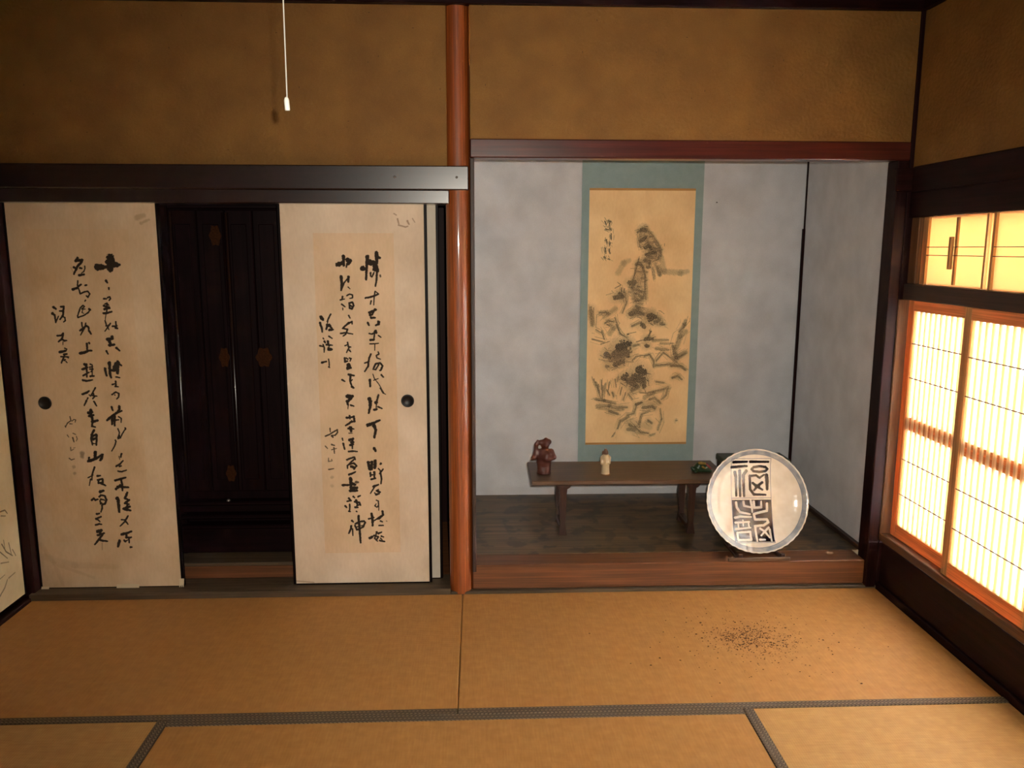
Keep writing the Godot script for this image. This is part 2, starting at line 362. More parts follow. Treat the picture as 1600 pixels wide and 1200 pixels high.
func lathe(prof: Array, seg := 48, wave := 0, amp := 0.0) -> ArrayMesh:
	# prof: Vector2(radius, height); spun about y; wave scallops the outer third
	var st := start()
	st.set_smooth_group(0)
	var rmax := 0.0
	for p in prof: rmax = maxf(rmax, p.x)
	var at := func(k: int, i: int) -> Vector3:
		var t := TAU * i / seg
		var f: float = 1.0 + amp * cos(t * wave) * smoothstep(0.6, 1.0, prof[k].x / rmax) if wave > 0 else 1.0
		return Vector3(prof[k].x * f * cos(t), prof[k].y, prof[k].x * f * sin(t))
	for k in prof.size() - 1:
		for i in seg:
			var a: Vector3 = at.call(k, i)
			var b: Vector3 = at.call(k, (i + 1) % seg)
			var c: Vector3 = at.call(k + 1, (i + 1) % seg)
			var d: Vector3 = at.call(k + 1, i)
			for t in [[a, b, c], [a, c, d]]:
				if t[0].distance_to(t[1]) < 1e-6 or t[1].distance_to(t[2]) < 1e-6 or t[0].distance_to(t[2]) < 1e-6: continue
				for w in t:
					st.set_uv(Vector2(w.x, w.z) / rmax * 0.5 + Vector2(0.5, 0.5))
					st.add_vertex(w)
	return smooth(st)

func prism(outline: PackedVector2Array, z0: float, z1: float) -> ArrayMesh:
	var st := start()
	var tri := Geometry2D.triangulate_polygon(outline)
	for side in [[z1, Vector3.BACK], [z0, Vector3.FORWARD]]:
		for k in range(0, tri.size(), 3):
			var p := []
			for j in 3: p.append(Vector3(outline[tri[k + j]].x, outline[tri[k + j]].y, side[0]))
			face(st, p, side[1], Vector3.UP, Vector3.RIGHT)
	var area := 0.0
	for k in outline.size():
		area += outline[k].cross(outline[(k + 1) % outline.size()])
	for k in outline.size():
		var a := outline[k]
		var b := outline[(k + 1) % outline.size()]
		var n := Vector2(b.y - a.y, a.x - b.x) * signf(area)
		face(st, [Vector3(a.x, a.y, z0), Vector3(b.x, b.y, z0), Vector3(b.x, b.y, z1), Vector3(a.x, a.y, z1)], Vector3(n.x, n.y, 0), Vector3(b.x - a.x, b.y - a.y, 0).normalized(), Vector3.BACK)
	return done(st)

func tube(path: Array, radius: float, seg := 10) -> ArrayMesh:
	var st := start()
	st.set_smooth_group(0)
	var rings := []
	for k in path.size():
		var d: Vector3 = (path[mini(k + 1, path.size() - 1)] - path[maxi(k - 1, 0)]).normalized()
		var s := d.cross(Vector3.RIGHT if absf(d.x) < 0.8 else Vector3.UP).normalized()
		var t := d.cross(s)
		var ring := []
		for i in seg: ring.append(path[k] + (s * cos(TAU * i / seg) + t * sin(TAU * i / seg)) * radius)
		rings.append(ring)
	for k in rings.size() - 1:
		for i in seg:
			var j := (i + 1) % seg
			for w in [rings[k][i], rings[k + 1][i], rings[k + 1][j], rings[k][i], rings[k + 1][j], rings[k][j]]:
				st.add_vertex(w)
	for e in [0, rings.size() - 1]:
		for i in seg:
			var tri := [path[e], rings[e][i], rings[e][(i + 1) % seg]]
			if e == 0: tri.reverse()
			for w in tri: st.add_vertex(w)
	return smooth(st)

# a carved or moulded figure: tapered capsules joined with a smooth minimum, meshed as surface nets
func field(p: Vector3, bones: Array, k: float) -> float:
	var d := 1.0
	for b in bones:
		var a: Vector3 = b[0]
		var ab: Vector3 = b[1] - a
		var t := clampf((p - a).dot(ab) / maxf(ab.length_squared(), 1e-9), 0.0, 1.0)
		var e: float = (p - a - ab * t).length() - lerpf(b[2], b[3], t)
		var h := clampf(0.5 + 0.5 * (e - d) / k, 0.0, 1.0)
		d = lerpf(e, d, h) - k * h * (1.0 - h)
	return d

func figure(bones: Array, cell: float, k: float) -> ArrayMesh:
	var lo := Vector3(1e9, 1e9, 1e9)
	var hi := -lo
	for b in bones:
		var r: float = maxf(b[2], b[3]) + k + cell * 2.0
		for q in [b[0], b[1]]:
			lo = lo.min(q - Vector3.ONE * r)
			hi = hi.max(q + Vector3.ONE * r)
	lo.y = -cell * 1.5
	var n := Vector3i(((hi - lo) / cell).ceil()) + Vector3i.ONE
	var v := PackedFloat32Array()
	v.resize(n.x * n.y * n.z)
	for z in n.z:
		for y in n.y:
			for x in n.x:
				var p := lo + Vector3(x, y, z) * cell
				v[(z * n.y + y) * n.x + x] = maxf(field(p, bones, k), -p.y)
	var at := {}
	var st := start()
	st.set_smooth_group(0)
	var corner := func(x: int, y: int, z: int) -> Vector3:
		var key := (z * n.y + y) * n.x + x
		if at.has(key): return at[key]
		var sum := Vector3.ZERO
		var cnt := 0
		for e in [[0, 1], [0, 2], [0, 4], [1, 3], [1, 5], [2, 3], [2, 6], [3, 7], [4, 5], [4, 6], [5, 7], [6, 7]]:
			var a := Vector3i(x + (e[0] & 1), y + ((e[0] >> 1) & 1), z + (e[0] >> 2))
			var b := Vector3i(x + (e[1] & 1), y + ((e[1] >> 1) & 1), z + (e[1] >> 2))
			var va := v[(a.z * n.y + a.y) * n.x + a.x]
			var vb := v[(b.z * n.y + b.y) * n.x + b.x]
			if (va < 0.0) != (vb < 0.0):
				sum += Vector3(a).lerp(Vector3(b), va / (va - vb))
				cnt += 1
		var q: Vector3 = lo + sum / maxi(cnt, 1) * cell
		at[key] = q
		return q
	for z in range(1, n.z - 1):
		for y in range(1, n.y - 1):
			for x in range(1, n.x - 1):
				var va := v[(z * n.y + y) * n.x + x]
				for a in 3:
					var d := [Vector3i(1, 0, 0), Vector3i(0, 1, 0), Vector3i(0, 0, 1)][a] as Vector3i
					var vb := v[((z + d.z) * n.y + y + d.y) * n.x + x + d.x]
					if (va < 0.0) == (vb < 0.0): continue
					var i := [Vector3i(0, 1, 0), Vector3i(0, 0, 1), Vector3i(1, 0, 0)][a] as Vector3i
					var j := [Vector3i(0, 0, 1), Vector3i(1, 0, 0), Vector3i(0, 1, 0)][a] as Vector3i
					var c := Vector3i(x, y, z)
					var q := [c - i - j, c - j, c, c - i]
					if va < 0.0: q.reverse()
					var w := []
					for t in q: w.append(corner.call(t.x, t.y, t.z))
					for t in [0, 1, 2, 0, 2, 3]: st.add_vertex(w[t])
	return smooth(st)

# ------------------------------------------------------------------ textures
func noise_image(w: int, h: int, freq: float, seed_: int, octaves := 4) -> Image:
	var f := FastNoiseLite.new()
	f.seed = seed_
	f.noise_type = FastNoiseLite.TYPE_SIMPLEX_SMOOTH
	f.frequency = freq
	f.fractal_octaves = octaves
	var im := f.get_seamless_image(w, h)
	im.convert(Image.FORMAT_RGB8)
	return im

func tex(im: Image) -> ImageTexture:
	im.generate_mipmaps()
	return ImageTexture.create_from_image(im)

func wood_image(seed_: int, low: Color, high: Color) -> Image:
	# grain that runs along u
	var a := noise_image(128, 512, 0.02, seed_, 5)
	a.resize(1024, 512, Image.INTERPOLATE_CUBIC)
	var b := noise_image(32, 1024, 0.05, seed_ + 1, 3)
	b.resize(1024, 512, Image.INTERPOLATE_CUBIC)
	var out := Image.create(1024, 512, false, Image.FORMAT_RGB8)
	for y in 512:
		for x in 1024:
			var t := clampf(a.get_pixel(x, y).r * 0.6 + b.get_pixel(x, y).r * 0.55 - 0.08, 0.0, 1.0)
			out.set_pixel(x, y, low.lerp(high, t))
	return out

func mottled(size: int, seed_: int, low: Color, high: Color, freq := 0.012, fine := 0.25) -> Image:
	var a := noise_image(size, size, freq, seed_, 4)
	var b := noise_image(size, size, 0.25, seed_ + 5, 2)
	var out := Image.create(size, size, false, Image.FORMAT_RGB8)
	for y in size:
		for x in size:
			var t := clampf(a.get_pixel(x, y).r * (1.0 - fine) + b.get_pixel(x, y).r * fine, 0.0, 1.0)
			out.set_pixel(x, y, low.lerp(high, t))
	return out

# ink strokes: [opacity in per cent, width in tenths, x, y, x, y, ...]
func ink(im: Image, strokes: Array, scale: float, origin: Vector2, color: Color, seed_: int, dry := 0.0) -> void:
	var w := im.get_width()
	var h := im.get_height()
	var cover := PackedFloat32Array()
	cover.resize(w * h)
	var f := FastNoiseLite.new()
	f.seed = seed_
	f.frequency = 0.05 / scale * 1.6
	for s in strokes:
		var alpha: float = s[0] / 100.0
		var r: float = s[1] * 0.05 * scale
		var last: int = (s.size() - 2) / 2 - 1
		for k in maxi(last, 1):
			var a := (Vector2(s[2 + 2 * k], s[3 + 2 * k]) - origin) * scale
			var b := (Vector2(s[2 + 2 * mini(k + 1, last)], s[3 + 2 * mini(k + 1, last)]) - origin) * scale
			var ab := b - a
			var l2 := maxf(ab.length_squared(), 1e-6)
			var m := r * 1.4 + 2.0
			for y in range(maxi(0, int(minf(a.y, b.y) - m)), mini(h - 1, int(maxf(a.y, b.y) + m)) + 1):
				for x in range(maxi(0, int(minf(a.x, b.x) - m)), mini(w - 1, int(maxf(a.x, b.x) + m)) + 1):
					var p := Vector2(x + 0.5, y + 0.5)
					var t := clampf((p - a).dot(ab) / l2, 0.0, 1.0)
					var rr := r * (1.0 + 0.35 * f.get_noise_2d(x, y)) * (1.0 - 0.25 * (t if k == last - 1 and last > 0 else 0.0))
					var soft := 1.2 if alpha > 0.5 else maxf(1.5, r * 0.7)
					var c := alpha * clampf((rr - p.distance_to(a + ab * t)) / soft + 0.5, 0.0, 1.0)
					var i := y * w + x
					cover[i] = maxf(cover[i], c) if alpha > 0.3 else cover[i] + (1.0 - cover[i]) * c
	for y in h:
		for x in w:
			var c := cover[y * w + x]
			if dry > 0.0 and c > 0.003: c = minf(c * (1.0 + dry * 2.0 * f.get_noise_2d(x * 2.6 + 900.0, y * 1.7)), 0.95)
			if c > 0.003: im.set_pixel(x, y, im.get_pixel(x, y).lerp(color, c))

# brush texture: a pale wash under each stroke and thin dry strokes beside it
func brushed(strokes: Array) -> Array:
	var out := []
	for s in strokes:
		if s[0] > 30 and s[1] > 90:
			var wash: Array = s.duplicate()
			wash[0] = int(s[0] * 0.15)
			wash[1] = int(s[1] * 2.6)
			out.append(wash)
	for s in strokes:
		out.append(s)
		if s[0] < 20: continue
		if s[0] >= 58 and s[1] >= 280:
			for k in 16:
				var a := rng.randf() * TAU
				var q: float = rng.randf_range(0.03, 0.075) * s[1]
				var x := int(lerpf(s[2], s[4], rng.randf()) + cos(a) * q)
				var y := int(lerpf(s[3], s[5], rng.randf()) + sin(a) * q)
				out.append([int(rng.randf_range(45, 85)), int(rng.randf_range(50, 110)), x, y, x + 3, y + 2])
		for k in 5:
			var t: Array = [int(s[0] * rng.randf_range(0.5, 0.95)), int(maxf(22.0, s[1] * rng.randf_range(0.08, 0.2)))]
			var off: Vector2 = Vector2(rng.randfn(), rng.randfn()) * (3.0 + s[1] * 0.06)
			for j in range(2, s.size(), 2):
				t.append(int(s[j] + off.x + rng.randfn() * 5.0))
				t.append(int(s[j + 1] + off.y + rng.randfn() * 5.0))
			out.append(t)
	return out

func std(color: Color, rough: float, t: Texture2D = null, scale := Vector3.ONE) -> StandardMaterial3D:
	var m := StandardMaterial3D.new()
	m.albedo_color = color
	m.roughness = rough
	if t:
		m.albedo_texture = t
		m.uv1_scale = scale
	return m

func tri(m: StandardMaterial3D, scale: float) -> StandardMaterial3D:
	m.uv1_triplanar = true
	m.uv1_world_triplanar = true
	m.uv1_scale = Vector3.ONE * scale
	return m

func relief(m: StandardMaterial3D, im: Image, strength: float) -> StandardMaterial3D:
	var b := im.duplicate() as Image
	b.bump_map_to_normal_map(strength)
	m.normal_enabled = true
	m.normal_texture = tex(b)
	return m

func materials() -> void:
	var grain := tex(wood_image(11, Color(0.55, 0.55, 0.55), Color(1, 1, 1)))
	var s := Vector3(0.7, 3.0, 1)
	M.dark = std(Color(0.18, 0.08, 0.078), 0.5, grain, s)
	M.rail = std(Color(0.17, 0.075, 0.075), 0.3, grain, s)
	M.rail.clearcoat_enabled = true
	M.rail.clearcoat = 1.0
	M.rail.clearcoat_roughness = 0.3
	M.lintel = std(Color(0.38, 0.15, 0.11), 0.29, grain, s)
	M.black = std(Color(0.085, 0.045, 0.05), 0.45, grain, s)
	M.post = std(Color(0.30, 0.20, 0.15), 0.55, grain, s)
	M.frame = std(Color(0.50, 0.33, 0.19), 0.6, grain, s)
	M.pillar = std(Color(0.71, 0.355, 0.12), 0.5, grain, Vector3(0.5, 8.0, 1))
	M.pillar.clearcoat_enabled = true
	M.pillar.clearcoat = 0.8
	M.pillar.clearcoat_roughness = 0.07
	M.sill = std(Color(0.42, 0.34, 0.25), 0.6, grain, s)
	M.redwood = std(Color(0.52, 0.32, 0.18), 0.5, grain, s)
	M.pine = std(Color(0.97, 0.74, 0.47), 0.55, grain, s)
	M.pine.backlight_enabled = true
	M.pine.backlight = Color(0.6, 0.42, 0.23)
	M.slat = std(Color(0.94, 0.85, 0.70), 0.6)
	M.slat.backlight_enabled = true
	M.slat.backlight = Color(0.92, 0.82, 0.66)
	M.ceiling = std(Color(0.40, 0.28, 0.18), 0.6, grain, s)
	M.cabinet = std(Color(0.115, 0.04, 0.055), 0.5, grain, s)
	M.lacquer = std(Color(0.10, 0.05, 0.055), 0.22)
	M.copper = std(Color(0.31, 0.175, 0.08), 0.7, tex(mottled(128, 91, Color(0.5, 0.45, 0.4), Color(1, 1, 1), 0.05, 0.5)), Vector3(14, 14, 1))
	M.copper.metallic_specular = 0.2
	M.table = std(Color(0.44, 0.33, 0.24), 0.45, grain, Vector3(0.8, 4.0, 1))
	M.table_leg = std(Color(0.30, 0.18, 0.13), 0.4, grain, Vector3(0.8, 4.0, 1))
	for k in ["dark", "black", "cabinet"]: M[k].metallic_specular = 0.22
	# alcove floor: worn dark board with paler, rubbed patches
	var board := wood_image(31, Color(0.26, 0.22, 0.17), Color(0.62, 0.49, 0.35))
	var wear := noise_image(1024, 512, 0.012, 33, 4)
	for y in 512:
		for x in 1024:
			var t := smoothstep(0.5, 0.68, wear.get_pixel(x, y).r)
			board.set_pixel(x, y, board.get_pixel(x, y).lerp(Color(0.21, 0.19, 0.16), t * 0.6))
	M.board = std(Color(0.84, 0.83, 0.79), 0.42, tex(board), Vector3(0.55, 1.1, 1))
	# earth wall, ochre, with straw flecks
	var earth := mottled(1024, 41, Color(0.80, 0.76, 0.66), Color(1.0, 1.0, 0.98), 0.006, 0.35)
	for k in 260:
		var p := Vector2i(rng.randi_range(4, 1018), rng.randi_range(4, 1018))
		var c := Color(1.0, 0.98, 0.85) if k % 3 else Color(0.42, 0.34, 0.24)
		var l := rng.randi_range(1, 4)
		for d in l:
			earth.set_pixel(p.x + (d if k % 2 else 0), p.y + (0 if k % 2 else d), c)
	M.earth = tri(std(Color(0.56, 0.395, 0.16), 0.75, tex(earth)), 0.6)
	relief(M.earth, noise_image(512, 512, 0.16, 43, 3), 0.6)
	# alcove lining: plain grey-blue paper
	M.grey = tri(std(Color(0.86, 0.865, 0.88), 0.85, tex(mottled(512, 51, Color(0.86, 0.86, 0.86), Color(1, 1, 1), 0.01, 0.3))), 0.9)
	M.white_plaster = std(Color(0.75, 0.70, 0.60), 0.9)
	# window paper and glass-paper of the transom
	M.paper = std(Color(0.97, 0.95, 0.91), 0.9)
	M.paper.backlight_enabled = true
	M.paper.backlight = Color(1, 1, 1)
	M.old_paper = std(Color(0.94, 0.85, 0.69), 0.9)
	M.old_paper.backlight_enabled = true
	M.old_paper.backlight = Color(0.66, 0.57, 0.44)
	M.wire = std(Color(0.25, 0.14, 0.08), 0.6)
	# rush mats
	var rush := Image.create(512, 512, false, Image.FORMAT_RGB8)
	var fibre := noise_image(512, 32, 0.06, 61, 3)
	fibre.resize(512, 512, Image.INTERPOLATE_CUBIC)
	var blotch := noise_image(512, 512, 0.008, 62, 4)
	var rib := Image.create(512, 512, false, Image.FORMAT_RGB8)
	for y in 512:
		for x in 512:
			var ridge := 0.5 + 0.5 * cos(TAU * y / 16.0)
			var t := 0.62 + 0.20 * (fibre.get_pixel(x, y).r - 0.5) + 0.10 * ridge + 0.22 * (blotch.get_pixel(x, y).r - 0.5)
			rush.set_pixel(x, y, Color(0.70, 0.60, 0.46).lerp(Color(1.0, 0.98, 0.92), clampf(t, 0.0, 1.0)))
			rib.set_pixel(x, y, Color(ridge, ridge, ridge).lerp(fibre.get_pixel(x, y), 0.35))
	var rt := tex(rush)
	M.rush = std(Color(0.765, 0.575, 0.34), 0.62, rt, Vector3(3.0, 4.0, 1))
	relief(M.rush, rib, 1.0)
	M.rush_pale = std(Color(0.81, 0.65, 0.42), 0.62, rt, Vector3(3.0, 4.0, 1))
	relief(M.rush_pale, rib, 1.0)
	# braided mat border
	var braid := Image.create(128, 64, false, Image.FORMAT_RGB8)
	for y in 64:
		for x in 128:
			var yy := absf(fposmod(y / 32.0, 1.0) - 0.5) * 2.0
			var ph := fposmod(x / 16.0 + yy * 0.9 + (0.5 if y >= 32 else 0.0), 1.0)
			var t := smoothstep(0.05, 0.3, ph) * (1.0 - smoothstep(0.7, 0.95, ph))
			braid.set_pixel(x, y, Color(0.36, 0.30, 0.24).lerp(Color(0.85, 0.82, 0.72), t * (0.5 + 0.5 * (1.0 - yy))))
	M.border = std(Color(0.60, 0.54, 0.49), 0.85, tex(braid), Vector3(9.0, 33.0, 1))
	M.crumb = std(Color(0.30, 0.18, 0.09), 0.9)
	M.white_plastic = std(Color(0.93, 0.92, 0.88), 0.4)
	M.iron = std(Color(0.08, 0.06, 0.06), 0.45)
	M.nail = std(Color(0.62, 0.58, 0.55), 0.35)
	M.nail.metallic = 0.6

# ------------------------------------------------------------------ the room
func shell() -> void:
	struct("floor", bx(-2.3, 2.0, -0.1, -0.056, -0.2, 3.95), M.sill, "plain wooden sub-floor beneath the rush mats", "floor")
	struct("wall_back", bx(-2.1, -0.125, 1.86, 2.6, -0.08, -0.012), M.earth, "ochre earth wall above the painted sliding doors", "wall")
	struct("wall_behind_post", bx(-0.16, -0.02, 1.86, 2.6, -0.16, -0.078), M.earth, "earth wall hidden behind the round post", "wall")
	struct("wall_alcove_upper", bx(-0.03, 1.835, 1.985, 2.6, -0.06, 0.0), M.earth, "ochre earth wall above the alcove lintel", "wall")
	struct("wall_right", bx(1.85, 1.97, 1.81, 2.6, 0.0, 3.95), M.earth, "ochre earth wall above the paper window", "wall")
	struct("wall_right_lower", bx(1.85, 1.97, -0.06, 0.22, 0.0, 1.97), M.dark, "dark boarded wall below the paper window", "wall")
	struct("wall_right_rear", bx(1.85, 1.97, -0.06, 1.79, 2.05, 3.95), M.earth, "ochre earth wall beside the paper window", "wall")
	struct("wall_left", bx(-2.3, -2.12, -0.1, 2.6, -0.2, 3.95), M.earth, "ochre earth wall behind the painted doors on the left", "wall")
	struct("wall_left_upper", bx(-2.12, -2.0, 1.86, 2.6, -0.1, 3.95), M.earth, "ochre earth wall above the left-hand painted door", "wall")
	struct("wall_rear", bx(-2.3, 1.97, -0.1, 2.6, 3.85, 3.95), M.earth, "ochre earth wall behind the viewer", "wall")
	struct("ceiling", bx(-2.3, 1.97, 2.6, 2.66, -1.2, 3.95), M.ceiling, "brown wooden ceiling of the matted room", "ceiling")
	# cupboard behind the sliding doors
	struct("wall_cupboard_back", bx(-2.12, -0.1, -0.1, 1.95, -1.0, -0.95), M.dark, "dark back wall of the altar cupboard", "wall")
	struct("wall_cupboard_left", bx(-2.16, -2.1, -0.1, 1.95, -1.0, -0.17), M.dark, "dark side wall of the altar cupboard", "wall")
	struct("wall_cupboard_top", bx(-2.16, -0.1, 1.9, 1.95, -1.0, -0.08), M.dark, "dark top of the altar cupboard", "ceiling")
	struct("floor_cupboard", bx(-2.1, -0.1, -0.08, 0.012, -0.95, -0.16), M.redwood, "wooden floor of the altar cupboard", "floor")
	# alcove
	struct("wall_alcove_left", bx(-0.1, -0.03, -0.1, 2.25, -1.12, -0.06), M.grey, "grey left side wall of the alcove", "wall")
	var ab := struct("wall_alcove_back", bx(-0.1, 1.97, -0.1, 2.25, -1.13, -1.076), M.grey, "grey papered back wall of the alcove behind the scroll", "wall")
	var st := start()
	box(st, Vector3(1.3265, 1.80, -1.078), Vector3(1.3325, 1.806, -1.068), 0.001)
	obj("nail", done(st), M.iron, ab, "small dark nail head")
	struct("wall_alcove_right", bx(1.835, 1.97, -0.1, 2.25, -1.1, -0.085), M.grey, "grey right side wall of the alcove", "wall")
	struct("ceiling_alcove", bx(-0.1, 1.97, 2.25, 2.3, -1.13, -0.06), M.grey, "plain ceiling inside the alcove", "ceiling")
	# outdoors, beyond the paper window
	struct("ground", bx(1.97, 14.0, -0.55, -0.45, -8.0, 10.0, 0.0), M.white_plaster, "pale sandy ground outside the paper window", "ground")
	struct("roof_eave", bx(1.97, 2.75, 2.25, 2.32, -3.0, 5.0), M.ceiling, "wooden eave outside the paper window", "roof")

func woodwork() -> void:
	# long dark rail above the doors, its end lapped over the round post
	var n := struct("trim_1", bx(-2.0, -0.036, 1.787, 1.884, -0.03, 0.03, 0.004), M.rail, "dark rail above the painted doors, lapped over the round post", "rail")
	for x in [-0.34, -0.085]:
		var h := SphereMesh.new()
		h.radius = 0.005
		h.height = 0.01
		h.radial_segments = 12
		h.rings = 6
		var o := obj("nail_head", h, M.nail, n)
		o.position = Vector3(x, 1.838, 0.03)
	struct("trim_2", bx(-2.0, -0.118, 1.732, 1.787, -0.17, 0.012, 0.003), M.rail, "grooved dark head rail over the painted doors", "rail")
	struct("trim_3", bx(-0.03, 1.835, 1.92, 1.996, -0.075, 0.006, 0.004), M.lintel, "dark red lintel across the top of the alcove", "lintel")
	var st := start()
	var prof := [Vector2(0.0, 0.0), Vector2(0.0525, 0.0), Vector2(0.0525, 0.9), Vector2(0.052, 1.8), Vector2(0.051, 2.54), Vector2(0.0, 2.54)]
	var pil := struct("trim_4", round_post(prof), M.pillar, "round glossy orange-brown post between the doors and the alcove", "post")
	pil.position = Vector3(-0.0825, 0.0, -0.05)
	struct("trim_5", bx(-0.031, -0.013, 0.1, 1.92, -0.075, -0.005), M.post, "thin wooden strip between the round post and the alcove", "strip")
	# alcove floor frame
	struct("trim_6", bx(-0.03, 1.788, 0.012, 0.127, -0.15, -0.02, 0.004), M.redwood, "reddish wooden front beam of the raised alcove floor", "beam")
	struct("floor_alcove", bx(-0.03, 1.84, 0.09, 0.1265, -1.08, -0.15, 0.001, 0), M.board, "worn dark board floor of the alcove", "floor")
	struct("trim_7", bx(-0.13, 1.85, -0.055, 0.010, -0.12, -0.0005), M.sill, "grey wooden strip between the mats and the alcove beam", "strip")
	struct("trim_8", bx(-2.0, -0.13, -0.055, 0.026, -0.165, -0.0005, 0.002), M.sill, "grooved grey wooden sill under the painted doors", "sill")
	st = start()
	box(st, Vector3(1.787, 0.0, -0.09), Vector3(1.836, 1.921, 0.0), 0.003)
	box(st, Vector3(1.834, 1.88, -0.06), Vector3(1.87, 2.56, 0.007), 0.003)
	struct("trim_9", done(st), M.dark, "square dark corner post right of the alcove", "post")
	# strip in the far right corner of the alcove
	st = start()
	box(st, Vector3(1.822, 0.127, -1.078), Vector3(1.838, 1.66, -1.06), 0.002)
	box(st, Vector3(1.829, 1.66, -1.078), Vector3(1.838, 2.25, -1.064), 0.002)
	struct("trim_10", done(st), M.dark, "thin dark strip in the right back corner of the alcove", "strip")
	struct("trim_11", bx(1.815, 1.836, 0.126, 0.15, -1.06, -0.09, 0.002), M.post, "low wooden strip at the foot of the alcove side wall", "strip")
	# right-hand wall
	st = start()
	box(st, Vector3(1.836, 1.785, 0.03), Vector3(1.88, 1.892, 3.85), 0.004)
	box(st, Vector3(1.768, 1.790, 0.001), Vector3(1.88, 1.886, 0.0305), 0.004)
	struct("trim_12", done(st), M.dark, "dark rail above the paper window, returned round the corner post", "rail")
	struct("trim_13", bx(1.850, 1.97, 1.682, 1.82, 0.0, 1.97), M.dark, "dark head rail over the narrow upper window", "rail")
	struct("trim_14", bx(1.852, 1.97, 1.333, 1.402, 0.0, 1.97, 0.004), M.post, "brown rail between the upper window and the paper window", "rail")
	struct("trim_27", bx(1.837, 1.97, 1.333, 1.82, -0.06, 0.0), M.dark, "dark edge of the window wall behind the corner post", "frame")
	struct("trim_28", bx(1.837, 1.97, -0.055, 0.226, -0.06, 0.0), M.dark, "dark foot of the window wall behind the corner post", "frame")
	struct("trim_15", bx(1.866, 1.97, 1.402, 1.682, 0.0, 0.062), M.frame, "brown side frame of the narrow upper window", "frame")
	struct("trim_26", bx(1.837, 1.97, 0.262, 1.333, -0.06, 0.003), M.frame, "brown side frame of the paper window against the corner post", "frame")
	struct("trim_16", bx(1.843, 1.97, 0.226, 0.262, -0.06, 1.97, 0.003), M.frame, "brown sill below the paper window", "sill")
	struct("trim_17", bx(1.836, 1.86, -0.055, 0.03, 0.0, 3.85), M.dark, "dark strip along the floor below the paper window", "strip")
	struct("trim_18", bx(1.835, 1.97, 0.0, 1.785, 1.97, 2.06), M.dark, "square dark post beside the paper window", "post")
	# left-hand corner
	struct("trim_19", bx(-2.11, -1.984, -0.055, 1.79, -0.17, -0.022), M.dark, "square dark corner post left of the painted doors", "post")
	struct("trim_20", bx(-2.12, -1.992, -0.055, 0.012, -0.022, 3.85), M.dark, "dark sill along the left-hand wall", "sill")
	struct("trim_21", bx(-2.12, -1.972, 1.787, 1.884, -0.02, 3.85), M.dark, "dark rail above the left-hand doors", "rail")
	struct("trim_22", bx(-2.12, -1.99, 1.732, 1.787, -0.022, 3.85), M.dark, "dark head rail over the left-hand doors", "rail")
	# under the ceiling
	struct("trim_23", bx(-2.0, 1.85, 2.515, 2.6, -0.02, 0.025), M.dark, "dark moulding under the ceiling along the back wall", "moulding")
	struct("trim_24", bx(1.828, 1.86, 2.515, 2.6, 0.025, 3.85), M.dark, "dark moulding under the ceiling along the right wall", "moulding")
	struct("trim_25", bx(-2.01, -1.98, 2.515, 2.6, 0.025, 3.85), M.dark, "dark moulding under the ceiling along the left wall", "moulding")

func round_post(prof: Array) -> ArrayMesh:
	# a turned post whose grain (u) runs up the shaft
	var st := start()
	st.set_smooth_group(0)
	var seg := 64
	for k in prof.size() - 1:
		var steps := 1
		for i in seg:
			var q := []
			for c in [[k, i], [k + 1, i], [k + 1, i + 1], [k, i + 1]]:
				var t: float = TAU * c[1] / seg
				q.append([Vector3(prof[c[0]].x * cos(t), prof[c[0]].y, prof[c[0]].x * sin(t)), Vector2(prof[c[0]].y, 0.33 * c[1] / seg)])
			for j in [0, 2, 1, 0, 3, 2]:
				st.set_uv(q[j][1])
				var nn := Vector3(q[j][0].x, 0, q[j][0].z).normalized()
				if absf(prof[k].y - prof[k + 1].y) < 1e-4: nn = Vector3.UP if prof[k].y > 1.0 else Vector3.DOWN
				st.set_normal(nn)
				st.add_vertex(q[j][0])
	return st.commit()

# ------------------------------------------------------------------ sliding doors
func door_paper(w: int, h: int, seed_: int, low: Color, high: Color) -> Image:
	var a := noise_image(256, 512, 0.008, seed_, 4)
	a.resize(w, h, Image.INTERPOLATE_CUBIC)
	var b := noise_image(512, 512, 0.08, seed_ + 3, 3)
	b.resize(w, h, Image.INTERPOLATE_BILINEAR)
	var out := Image.create(w, h, false, Image.FORMAT_RGB8)
	for y in h:
		for x in w:
			out.set_pixel(x, y, low.lerp(high, clampf(a.get_pixel(x, y).r * 0.75 + b.get_pixel(x, y).r * 0.25, 0.0, 1.0)))
	return out

func tint(im: Image, rect: Rect2i, color: Color, share: float) -> void:
	for y in range(maxi(rect.position.y, 0), mini(rect.end.y, im.get_height())):
		for x in range(maxi(rect.position.x, 0), mini(rect.end.x, im.get_width())):
			im.set_pixel(x, y, im.get_pixel(x, y) * Color(1, 1, 1).lerp(color, share))

